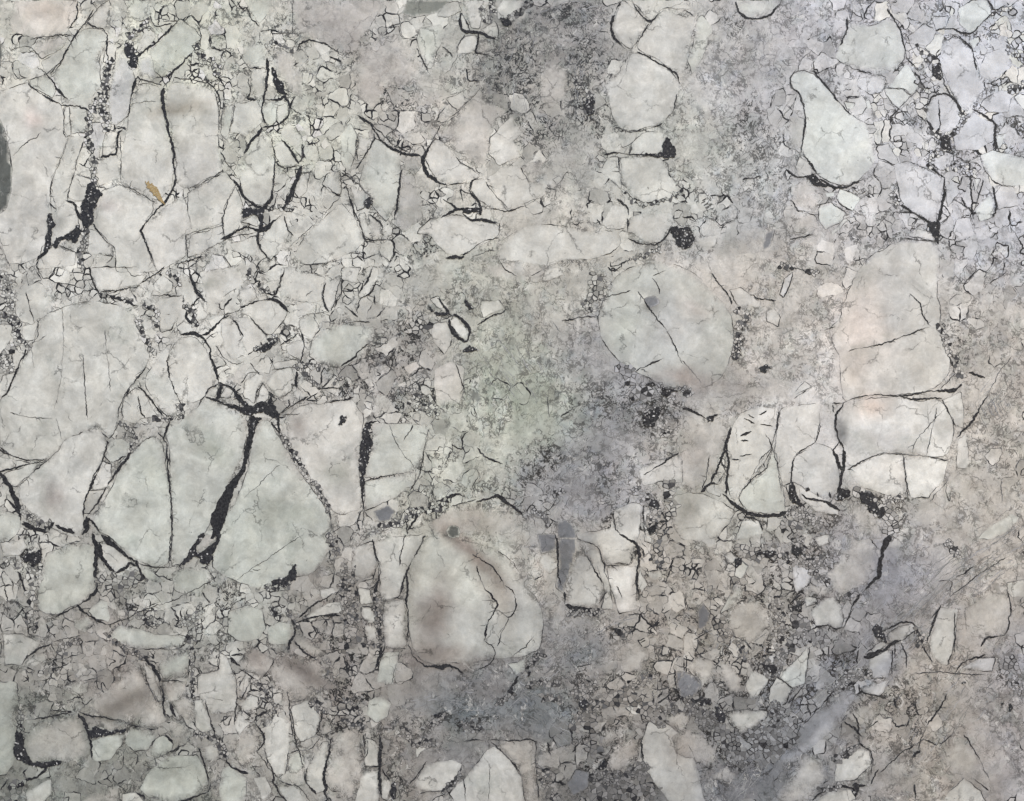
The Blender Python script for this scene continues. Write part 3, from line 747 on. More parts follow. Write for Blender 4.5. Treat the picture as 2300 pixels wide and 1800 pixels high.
DATA[(1, 0)] = '''
C E 390,80 420,0 720,0 600,90 470,110 380,90
C L 610,90 680,20 750,10 770,70 690,110 620,110
C L 780,0 910,0 900,110 880,190 830,180 800,80
C L 770,80 785,110 820,200 770,190 765,120
C L 1040,0 1150,0 1150,80 1080,110 1000,120 1000,50
C M 1090,120 1160,70 1200,90 1150,170 1090,180
C L 900,190 980,140 1010,200 1000,240 930,225
C G 500,180 640,160 660,220 640,280 610,340 580,440 550,440 500,340 480,250
C L 740,300 790,230 860,230 870,290 840,340 740,340
C T 870,260 960,260 980,330 930,350 860,330
C T 130,290 350,220 470,330 550,450 580,560 440,570 300,560 200,700 100,600 80,450
C T 620,850 880,570 900,640 1000,680 1050,700 950,870 940,1000 900,1080 850,1060 750,980 640,880
C L 530,1000 600,890 650,900 760,1040 850,1090 880,1130 830,1170 700,1180 620,1150 560,1080
C L 940,1130 1050,1060 1140,1060 1200,1170 1310,1160 1300,1250 1180,1300 1060,1350 980,1230
C L 840,1150 920,1140 1050,1330 980,1340 880,1280 830,1220
C T 1150,1060 1270,1030 1370,1100 1330,1150 1210,1170
C L 940,980 950,880 1090,740 1180,870 1100,900 1140,1000 1010,1060
C L 470,1500 560,1400 640,1390 750,1370 830,1400 900,1420 1010,1430 1010,1520 900,1560 800,1630 700,1640 620,1580 560,1490
C L 1030,1530 1190,1440 1350,1430 1560,1480 1700,1470 1790,1500 1780,1590 1620,1660 1400,1660 1300,1720 1180,1790 1060,1740 980,1620
C L 1700,1370 1740,1310 1810,1320 1840,1380 1810,1460 1700,1470 1670,1420
C L 1850,1390 1930,1360 2070,1370 2100,1430 2040,1560 1940,1550 1830,1480
C L 1780,1010 1900,1000 2030,1010 2100,1110 2140,1190 2060,1280 1930,1300 1860,1260 1810,1190
C L 1650,1100 1700,1010 1770,1000 1800,1220 1700,1130
C L 1840,990 1860,910 1950,840 2060,850 2060,950 2010,990 1930,990
C L 1880,330 2000,390 2130,470 2160,560 2130,700 2060,780 1950,820 1850,850 1750,800 1710,650 1680,540 1800,460 1830,380
C L 1800,0 1960,140 1930,210 1850,320 1780,270 1740,180 1760,90
C L 1970,160 2060,60 2183,110 2260,110 2230,330 2183,480 2120,440 2000,370 1890,310 1920,230
C L 1850,0 2183,0 2240,60 2183,60 2060,50 1970,130
C T 1280,420 1350,380 1450,460 1440,620 1330,700 1260,600
C G 210,880 380,1000 380,1180 360,1300 290,1420 200,1320 180,1250 110,1190 150,1040
C G 0,860 60,790 100,850 90,980 60,1110 0,1040
C L 110,870 190,900 150,990 100,1000
C L 60,1190 150,1230 150,1330 100,1350
C L 170,1370 250,1430 260,1520 200,1530
C L 110,1370 150,1360 185,1520 150,1510
C L 270,1450 320,1440 320,1510 270,1520
C M 390,1140 450,1080 500,1250 520,1400 400,1480 340,1440 370,1300
C M 400,1000 500,1000 520,1080 470,1120 400,1080
V 12,20,24,28,24,14 760,80 760,180 800,210 880,210 950,240 1000,260
V 20,16,14,8 880,210 870,290 850,340 930,350
V 10 790,220 750,290 740,330
R 50 900,60 940,150 960,80 970,0
K 1010,120 1070,120 1080,150 1040,160
R 50 1200,20 1150,80 1080,110
V 8,14,10 480,310 520,380 560,460
V 10 640,300 680,320 710,360
V 8 740,350 700,450 660,470
V 10,18,14 800,440 805,520 890,515
V 7 890,570 760,700 640,800
V 10 640,800 600,860 580,900
V 12,18,28,32,28,20,10 590,890 545,970 520,1010 530,1090 580,1140 630,1180 690,1185
V 8 690,1185 750,1175 820,1175
V 12,22,16,18,22,22,22 100,740 190,790 230,870 330,960 420,990 490,990 520,1020
V 10 190,790 280,870 330,930 440,980
V 16 220,880 180,950 140,1010 90,1090
V 10 110,850 90,960 110,1030
V 10 0,1100 80,1150 150,1220 200,1280
K 145,1280 180,1250 210,1280 180,1330 150,1330
V 14,18,10 180,1370 260,1430 270,1500
V 10,12,14,16,14,8 30,1190 60,1290 110,1400 150,1530 200,1540 320,1520
V 10,18,20,14 385,1080 370,1200 360,1300 340,1400
V 18,24,20,18,18 640,1390 690,1360 760,1340 830,1340 880,1320
V 20,22,20,24,22 800,1390 840,1410 900,1405 960,1420 1010,1430
V 10 1010,1430 1015,1510
K 760,1330 800,1335 900,1320 890,1375 840,1350 810,1385 780,1360
V 14,18,18,14,20 880,1140 830,1160 820,1230 880,1290 900,1340
V 8 920,1160 960,1220 1060,1330
V 10,8,10,10,8 900,1340 960,1330 1060,1360 1190,1310 1270,1250
V 8,16 650,1270 750,1340
K 660,1660 720,1640 780,1625 790,1640 770,1655 690,1665
V 14,10,8 780,1640 840,1590 900,1550
V 12 900,1550 1010,1520
V 8 840,1640 920,1610 990,1600
V 8 640,1240 640,1300
V 10,8,6 1150,1070 1170,1120 1200,1170
V 5 770,1040 900,1120
V 6,10,16,8 1850,0 1900,80 1970,150 2050,70
V 12,8,6 1970,150 1920,230 1880,310
V 20 1790,10 1760,60
V 16,20,22,16,8 1750,100 1720,160 1740,240 1790,290 1830,330
V 8,16,14,12,14 1890,330 2000,390 2080,430 2140,470 2160,530
V 8 2150,600 2130,700
V 8,10,8,12 1750,810 1840,850 1940,830 2060,790
V 18,12,8,18,24 1680,990 1740,980 1850,990 1960,990 2040,1000
K 1940,985 2050,980 2050,930 2080,870 2110,920 2140,960 2140,1010 2110,1010 2020,1010
V 8 1850,980 1860,910 1930,850
V 8 1770,1010 1780,1100 1810,1210
R 30 1800,1220 1860,1280 1930,1320 2000,1300 2100,1270 2183,1220
V 10,14,8 1820,1220 1860,1270 1940,1300
V 24,16,12 1770,1270 1830,1330 1840,1380
V 16 1830,1400 1830,1460
V 12 1640,1400 1660,1440
V 8,12,12,16,20 1830,1520 1900,1560 2030,1565 2090,1490 2110,1440
K 2110,1460 2183,1450 2240,1470 2255,1540 2220,1590 2183,1590 2140,1560 2120,1500
R 30 1850,1660 1950,1630 2040,1580 2030,1640
R 40 1560,700 1590,660 1600,620 1530,550 1490,510
K 1560,640 1620,640 1610,740 1570,740
V 10 2080,1040 2110,1140
'''
DATA[(1, 1)] = '''
C S 1930,205 1960,188 2005,185 2032,205 2036,230 2000,252 1965,262 1945,240
C O 1640,320 1660,250 1700,150 1760,50 1860,0 1950,-30 2060,-30 2160,-10 2260,40 2340,120 2420,210 2490,300 2510,400 2500,540 2470,640 2400,740 2240,790 2100,770 1990,720 1880,670 1780,610 1710,530 1650,430
C D 672,1690 690,1660 720,1652 750,1665 762,1695 750,1725 715,1735 685,1722
C T 1070,-40 1380,0 1420,50 1330,80 1180,110 1050,90 950,60 900,0
C L 1380,0 1425,50 1330,90 1280,90 1310,20
C L 160,80 200,0 240,10 230,70 180,170 120,200 110,170
C W 690,340 730,325 800,390 820,420 800,470 770,450 700,380
C L 570,200 620,190 670,260 660,290 590,230
C L 1200,470 1240,420 1300,440 1260,510 1220,540
C P 600,660 700,600 790,640 780,800 760,870 620,890 590,760
C P 400,640 480,600 500,640 430,690
C E 820,780 880,810 905,850 870,870 830,840
C G 200,1000 310,1000 440,1000 560,1030 530,1200 490,1290 380,1320 150,1350 160,1250 200,1120
C G 150,1370 330,1340 480,1310 470,1390 330,1480 230,1530 150,1560
C S 200,1560 300,1520 350,1560 310,1620 240,1630
C L 290,1650 340,1600 390,1640 330,1680
C L 440,1640 500,1600 530,1620 470,1680
C T 560,1640 700,1530 850,1500 950,1500 1060,1510 1160,1600 1200,1700 1230,1830 1000,1760 900,1690 700,1720 600,1760
C S 1380,1640 1430,1610 1490,1660 1510,1740 1380,1740
C L 1930,1560 2000,1540 1990,1620 1930,1700
C L 1930,1400 1900,1300 2010,1240 2150,1200 2183,1240 2183,1380 2060,1370
C G 780,1320 860,1280 890,1350 830,1430 760,1380
C G 580,1400 640,1370 700,1420 650,1500 590,1480
C S 1960,950 2020,890 2030,960 1980,1010
C L 560,400 600,360 680,350 710,470 660,560 600,500
C L 0,80 90,100 130,0 0,0
C L 890,220 1010,210 1040,260 900,330
K 135,1060 160,1010 200,1000 185,1060 205,1110 190,1160 170,1260 150,1340 150,1390 125,1390 115,1270 125,1160
V 24,14,10,10 135,1380 135,1450 140,1540 140,1660
V 20,20,10 150,1010 190,990 250,980
V 8,14,10 150,1370 220,1350 380,1320
V 8,10,10,14 560,1030 530,1180 500,1330 440,1430
V 6,6,6 310,1010 350,1130 470,1290
V 10 460,1010 400,1110
V 10 730,620 790,790
V 8 790,790 760,870
V 16,28,32,24,14,24,30,24,20 690,330 695,380 740,450 800,480 820,430 820,390 780,340 730,310 690,320
V 12,20,24 620,190 670,270 700,310
K 560,240 600,290 680,290 700,310 640,320 580,290
K 790,520 830,500 880,530 840,545 780,545
K 780,220 820,230 850,270 820,270
V 18,16,8 870,370 960,320 1070,270
V 12,16,14 110,170 160,100 200,0
V 14,18,12 120,200 190,170 230,80
V 14 210,180 220,240
V 12,14 20,250 110,320
V 8 0,350 190,350
V 14,20,10,12 0,640 80,580 130,520 180,490
V 12 0,770 60,770
V 18 0,850 80,830
R 80 500,330 550,370 450,400
R 60 400,780 480,800 480,860
R 90 460,880 560,900 600,930
V 12,16,12 580,800 600,870 640,930
K 0,950 40,950 10,1010 -20,1020
V 6 1330,790 1320,870 1330,960
V 6 1010,850 1080,800
V 6 1010,1020 1010,1080
V 8,12,6 1400,960 1470,910 1510,880
V 12,16,24,34,24,16 420,1690 500,1580 640,1500 700,1460 740,1450 780,1460
V 12,16,24,34,20,20,10 860,1500 950,1480 1000,1460 1040,1490 1110,1540 1160,1580 1170,1610
V 10 700,1530 860,1490
R 50 260,1660 380,1640 500,1560 620,1540
R 50 430,1560 540,1560 660,1500
R 50 1240,1560 1300,1600 1320,1640
V 14,14 320,1600 380,1640 420,1640
V 10,14 140,1560 200,1620
V 12,10,16 120,1690 100,1620 130,1560
V 10,12 420,1708 420,1620
V 10,12,12,14 1410,340 1500,330 1550,320 1620,320
R 90 1620,60 1640,140 1600,210
R 60 1560,240 1600,280
R 120 2000,1000 1960,940 2060,1050
R 100 1880,820 1960,780
K 1920,980 1960,900 2030,890 2040,940 1990,1030 1940,1020
K 1930,740 2020,750 2010,770
K 2050,770 2160,790 2100,805 2060,830
R 70 2040,780 2100,830
V 8,12,10 1900,160 2000,310 2080,400
V 8,10,8 2080,400 2130,500 2183,620
V 6,10,14 1700,190 1780,170 1850,150
V 8,12,14,8 1880,670 1930,640 2040,590 2060,580
V 6,10,8 1980,70 2020,110 2030,170
V 10,8 1990,60 2070,20
V 14,12,14 1700,0 1740,30 1790,0
R 80 1790,650 1850,680 1850,720
V 10,8 1850,700 1810,770
V 12,14,12 870,1150 920,1220 1030,1260
V 12,16,8 710,1130 760,1170 800,1140
V 12 700,1180 660,1260 680,1280
V 6,8 880,1330 840,1410
V 10,14,12 1930,1330 2050,1260 2160,1180
V 10 2100,1190 2130,1210
R 90 1890,1440 1960,1480 2010,1540 1990,1660
R 70 2080,1380 2130,1560 2050,1590
K 1970,1480 2030,1500 2040,1560 1980,1530
K 2010,1620 2030,1640 2000,1708 1960,1708
V 8,10,8 1740,1570 1740,1650 1780,1708
V 10 1930,1500 1940,1708
V 10,12 1390,1440 1350,1540 1280,1570
R 50 1360,1440 1410,1440
V 10 590,1380 580,1480
'''
DATA[(1, 2)] = '''
C O 540,20 640,10 740,30 860,60 1000,100 1110,190 1180,320 1270,440 1295,580 1280,730 1180,780 1060,790 960,800 860,820 780,830 690,820 600,835 520,810 460,740 435,640 425,500 420,380 425,260 470,140
C L 1740,-148 1830,-190 1920,-208 1910,-60 1890,60 1850,200 1690,200 1640,70 1510,30 1560,-10 1720,-40
C L 210,60 280,20 540,0 480,130 410,250 370,400 280,420 250,400 240,230
C L 270,430 400,420 420,700 380,740 280,720 260,560
C L 60,190 90,80 200,40 230,180 200,250 140,290 80,270
C L 120,470 200,460 240,560 180,570 130,520
C L 160,580 220,590 230,660 180,690 150,640
C L 110,340 180,350 210,440 120,450
C G 270,750 370,750 360,850 330,960 230,950 240,850
C G 180,1060 260,1030 320,1080 300,1160 220,1210 160,1150
C L 1510,130 1620,160 1680,320 1650,460 1450,460 1440,340 1480,220
C W 1700,210 1890,205 1880,330 1890,480 1770,510 1740,400 1710,300
C L 1560,110 1640,90 1700,250 1740,480 1660,480 1690,360
C S 1380,0 1500,0 1500,110 1440,300 1420,380 1370,340 1390,180
C S 1250,0 1370,0 1370,100 1280,130
C L 1930,0 2000,10 1990,60 1940,50
C L 1910,220 1950,320 1920,370 1895,330
C L 140,1500 240,1510 240,1740 80,1740
C L 160,1300 220,1320 240,1400 230,1490 150,1480
C L 250,1570 320,1570 300,1700 260,1690
C L 790,1560 930,1380 980,1360 1060,1420 1150,1550 1180,1740 720,1740 690,1660
C T 980,1340 1100,1320 1240,1310 1250,1500 1270,1740 1180,1740 1160,1560 1090,1430
C L 540,1470 700,1440 770,1470 720,1580 640,1640 500,1640 460,1590
C L 1960,1200 2050,1190 2183,1290 2250,1400 2290,1560 2330,1740 2120,1740 1980,1560 1920,1430 1930,1300
C T 1710,1400 1760,1340 1840,1300 1910,1320 1900,1420 1830,1540 1740,1520 1690,1480
C T 1650,1280 1720,1220 1820,1210 1890,1290 1780,1320 1700,1370 1650,1340
C W 1600,1470 1640,1420 1680,1430 1670,1480 1610,1510
C S 1620,1350 1680,1350 1680,1400 1620,1410
C S 1440,1600 1500,1500 1590,1520 1580,1620 1480,1680
C M 930,900 1020,880 1110,920 1080,1000 980,1020
C T 1790,720 1880,680 1980,760 1900,880 1790,880
C L 1360,160 1390,200 1330,260 1260,170 1290,130
C L 1820,1110 1900,1080 1920,1150 1860,1150
C L 1940,240 2040,230 2060,280 1990,300
C S 2140,870 2270,900 2310,960 2290,1010 2200,1080 2140,1000
C T 270,1250 400,1260 430,1330 260,1330
C L 480,1340 560,1350 480,1430
C T 2050,1180 2183,1130 2230,1180 2183,1280
C G 1060,830 1180,800 1170,880 1110,900
V 14,12,12,20,14,16,14,12 540,10 480,120 415,250 425,330 420,420 430,560 430,650 420,700
V 10,14,8 410,0 385,120 370,200
V 12,14 410,260 380,380
V 8 280,425 400,405
V 6,8,12,20,34,16,10 430,700 470,800 540,840 630,850 690,835 740,860 800,910
V 12,10,12,14,12,20 860,200 900,320 1000,440 990,480 940,560 910,680
V 10,8,12,10 910,680 990,740 970,820 850,880
V 6,10,14,12,8 1040,320 1110,370 1120,480 1070,540 1000,480
V 8,12,14,8 840,130 960,200 1000,250 1040,320
V 10,8,10 1070,540 1030,620 1000,720
V 6,8,10 1090,780 1170,730 1230,650
V 8 1000,430 900,420
V 16,16,14,20,26,20,30,24,26,18 200,30 210,100 240,180 250,260 210,380 220,460 245,560 240,660 260,740 210,880
R 50 210,380 230,520 250,680
V 14,12 100,330 105,460
R 130 30,240 60,420 60,560
R 110 80,640 30,720
V 24,20 0,240 30,320
V 14 130,460 210,460
V 10 130,300 200,290 230,200
R 50 160,700 230,720
V 8 280,730 420,730
V 8 370,760 340,880 320,960
V 6 330,950 460,930
R 40 20,1050 100,1100 140,1200 60,1230
R 60 20,1190 130,1240
V 12,10 140,1280 150,1400
V 20,24,20,26,14 250,1280 250,1360 245,1440 240,1560 260,1690
V 12 150,1480 240,1490 290,1470
V 10 170,1320 170,1400 150,1430
K 320,1600 350,1590 355,1690 320,1700
V 14 260,1500 310,1580
R 70 400,1260 480,1340 600,1330
R 50 560,1230 620,1200 640,1160
K 580,1160 640,1150 660,1170 620,1180
R 60 780,1220 900,1250
K 840,1240 900,1245 890,1255 850,1250
V 6,12,8 780,1330 860,1310 930,1320
V 10,12,14,14 960,1310 1090,1320 1240,1310 1245,1400
V 6,10,12,10 960,1330 1050,1410 1120,1480 1150,1540
V 8 1240,1400 1260,1700
V 14,10 690,1660 740,1560 770,1480
V 12 670,1630 720,1700
V 10 780,1560 795,1700
V 6 950,1490 940,1700
R 50 660,1650 760,1540
V 14,12 440,1600 550,1450
V 14,10 500,1660 560,1640 640,1650
V 8,12,24,14 1070,1010 1110,950 1130,900 1150,900
K 1065,1010 1100,970 1110,1000 1080,1020
R 50 1000,1080 1100,1020
K 1190,870 1215,880 1190,905
R 60 1200,960 1280,940 1380,960
R 50 1280,1030 1400,1060
V 14,20,16,14 1370,0 1390,120 1380,220 1400,330
V 20,16 1430,370 1430,440
V 20,36,40,24 1430,450 1500,480 1570,490 1660,480
R 60 1470,500 1650,500
V 8,10,12,10 1510,30 1640,70 1690,240 1710,300
V 8,8,12 1560,110 1620,230 1680,320
V 10 1700,360 1650,440
V 18,20,26,14,24,16 1780,0 1890,60 1910,150 1890,250 1890,340 1905,400
V 12 1920,90 1940,150
V 6 1690,200 1770,180 1850,200 1870,80
V 8,12 1760,330 1800,410
R 90 2020,30 2060,150
R 50 1990,150 2060,220
V 10 1230,290 1290,260
R 130 1560,1040 1600,1100 1540,1160
K 1520,1060 1560,1050 1600,1080 1560,1120 1520,1100
R 110 1620,1180 1500,1220
R 90 1620,960 1500,1020
R 100 1760,640 1800,620
K 1750,610 1800,600 1800,640 1760,660
R 90 1900,940 1960,920 1850,980
V 12,10 1500,850 1600,830
R 120 1700,1060 1850,1040 2000,1160
R 90 2040,1200 2000,1120 2130,1120
V 14,10,12 2130,870 2140,980 2180,1080
V 16,18,14 1920,1300 1920,1380 1930,1440
K 1640,1500 1690,1440 1690,1490 1650,1510
R 80 1620,1290 1600,1400
R 120 1640,1560 1800,1560 1920,1500
R 140 1640,1660 1800,1640 1960,1640
R 90 1300,1540 1330,1640 1380,1700
K 1390,1570 1440,1590 1410,1610
K 1270,1490 1300,1490 1300,1520
V 16,10 1480,1390 1530,1320
V 12 1320,1330 1340,1420
R 60 1280,760 1200,860
'''
DATA[(2, 0)] = '''
C H 690,490 720,455 820,455 880,520 970,620 1080,740 1190,800 1190,880 1240,1010 1190,1090 1100,1180 1000,1190 880,1140 830,1060 765,980 760,900 790,780 770,660 740,590 700,560
C M 660,850 690,740 780,760 780,840 755,980 690,950 650,930
C L 720,1070 750,1000 830,1080 820,1120 750,1140
C G 990,310 1050,200 1060,130 1150,150 1210,180 1330,100 1400,200 1430,370 1380,420 1330,470 1210,475 1100,440 970,390
C B 1110,520 1140,470 1300,490 1280,590 1200,610 1120,560
C H 1310,560 1430,400 1520,550 1470,605 1400,568
C H 1290,562 1390,572 1465,612 1380,700 1310,630
C H 1760,60 1850,0 1940,0 1985,80 1840,220 1770,150
C L 1340,100 1420,80 1440,110 1400,160
C B 1440,230 1550,150 1620,200 1600,260 1500,370 1450,290
C B 1580,110 1700,100 1690,170 1620,190
C B 1660,260 1760,240 1860,320 1890,450 1940,570 1830,710 1780,700 1700,550 1640,390
C B 1900,440 1940,340 2050,310 2090,360 2060,470 1960,520 1900,480
C B 1560,680 1620,610 1700,600 1760,650 1780,740 1760,820 1650,870 1590,820 1560,750
C B 1720,860 1810,750 1850,720 1990,790 1990,900 1880,960 1740,960
C H 1900,1000 1980,960 2240,1020 2240,1190 2050,1190 1970,1150 1920,1070
C L 1560,960 1590,870 1640,920 1610,960
C B 1600,980 1660,960 1730,990 1730,1050 1660,1090 1600,1060
C B 1350,1060 1440,1030 1560,1080 1670,1150 1665,1300 1610,1430 1480,1370 1390,1290 1370,1150
C H 1870,1340 1960,1230 2000,1290 1980,1390 1900,1420
C B 1990,1240 2050,1180 2120,1200 2150,1310 2020,1340
C B 1920,640 2040,570 2110,600 2080,720 1960,720 1900,670
C T 690,1190 770,1150 860,1200 900,1280 840,1360 720,1340 690,1260
C H 910,1230 970,1230 970,1260 920,1265
C H 1010,1210 1100,1240 1140,1270 1090,1350 1010,1310 980,1270
C H 870,1330 950,1290 1050,1360 1000,1430 910,1470 870,1400
C T 700,1370 830,1370 880,1440 830,1500 720,1490 690,1430
C H 950,1490 1030,1400 1060,1410 960,1500
C G 350,80 340,0 640,0 570,90 450,120
C L 1430,1510 1510,1440 1590,1490 1620,1540
C L 90,1520 220,1500 220,1550 150,1620 90,1570
C G 100,110 130,100 190,180 140,340 60,480 40,400 80,200
C B 1680,1180 1750,1180 1770,1230 1690,1330
C B 1790,1270 1840,1150 1850,1330 1820,1330
C H 1850,1150 1900,1140 1880,1240
C B 1840,1040 1880,1040 1910,1080 1850,1130
C H 2010,950 2000,870 2070,850 2030,950
C H 1830,270 1890,230 1900,270 1860,310
C S 510,1560 530,1490 590,1470 560,1580 520,1600
C H 1200,640 1170,650 1180,700 1210,690
C H 1030,650 1100,660 1090,700 1050,700
V 12,12,12,14,10,16,12,8,14,14 720,455 690,490 690,560 740,590 775,680 790,770 765,880 760,980 830,1060 880,1140
V 14,16,12,12 830,455 900,530 1000,660 1080,740
V 8,18,10 650,850 640,920 700,960
V 14,18,16,14 660,1080 720,1130 800,1130 850,1150
K 780,1130 850,1120 880,1160 960,1200 860,1190
V 16,20,16,18 880,1150 960,1200 1050,1200 1150,1150
R 40 1080,1210 1150,1210
V 18,16,16,12,10,14 1310,50 1340,110 1390,190 1410,280 1440,380 1490,430
V 20,14,14 1050,110 1050,200 1000,300
V 14,18,16,16,8 340,10 360,80 420,120 550,110 640,10
V 14 1120,455 1170,460
V 8 1440,390 1340,470
V 8 1380,700 1300,620 1290,560
V 5 1310,560 1400,570 1470,610
V 7 1380,700 1520,560
V 16 1480,460 1540,550 1580,570 1600,560
R 70 1520,520 1590,490 1620,440 1600,400
K 1590,420 1640,400 1650,500 1620,510 1600,480
V 14,12,12,16,14 1640,400 1660,510 1700,590 1760,660 1790,740
V 10,16,18,18,14 1560,690 1600,610 1690,600 1750,650 1780,720
V 10,12,8 1630,640 1650,760 1640,860
V 14,16,20 1560,760 1590,820 1650,870
R 60 1590,840 1670,880 1700,940 1600,1000 1580,1060
K 1660,870 1710,870 1700,920 1730,960 1690,960 1650,930
V 18,12,14,20,24,24 1560,1060 1650,1120 1680,1140 1670,1250 1660,1350 1610,1440
R 70 1710,1060 1790,1080 1850,1100
V 10,14,14,16,18 1790,1040 1840,1050 1840,1150 1850,1320 1860,1400
V 12 1920,1150 1890,1260 1870,1320
V 10 1780,1260 1820,1340
K 1570,1430 1620,1430 1650,1400 1640,1510 1640,1560 1600,1500
V 16,20,16,20,26 1360,1230 1380,1300 1450,1350 1560,1410 1620,1500
R 50 1340,1250 1380,1300
V 12,14,14,20,16 1850,700 1920,740 2000,780 2000,870 1990,960
V 24 2000,860 2000,960
V 10,12,14,12 1760,230 1810,270 1860,330 1880,450
V 14,12,16,14,10 1620,190 1720,180 1780,210 1840,220 1990,80
V 14,18,14 1950,0 1990,70 2050,40
V 14 1940,540 2020,520 2070,450
R 36 1780,740 1820,740 1740,850 1660,870
R 50 2080,320 2183,380
R 50 2080,60 2000,80
R 60 2090,580 2183,540
V 14 1230,0 1180,50 1160,110 1190,130
V 8 1430,1525 1620,1550
V 10 1240,1620 1330,1560
V 7,8,12,8,8 690,1190 695,1270 720,1340 830,1370 880,1440
V 8 860,1320 950,1290 980,1320 1060,1370
V 16 380,1150 500,1130
K 0,1460 60,1480 70,1550 30,1600 0,1600
V 16 0,1390 60,1390 80,1410
V 14 1980,1190 1990,1260 2010,1340 1980,1400
V 10 690,1530 830,1500
R 30 1560,380 1500,300
V 10 0,65 40,80 70,105
'''
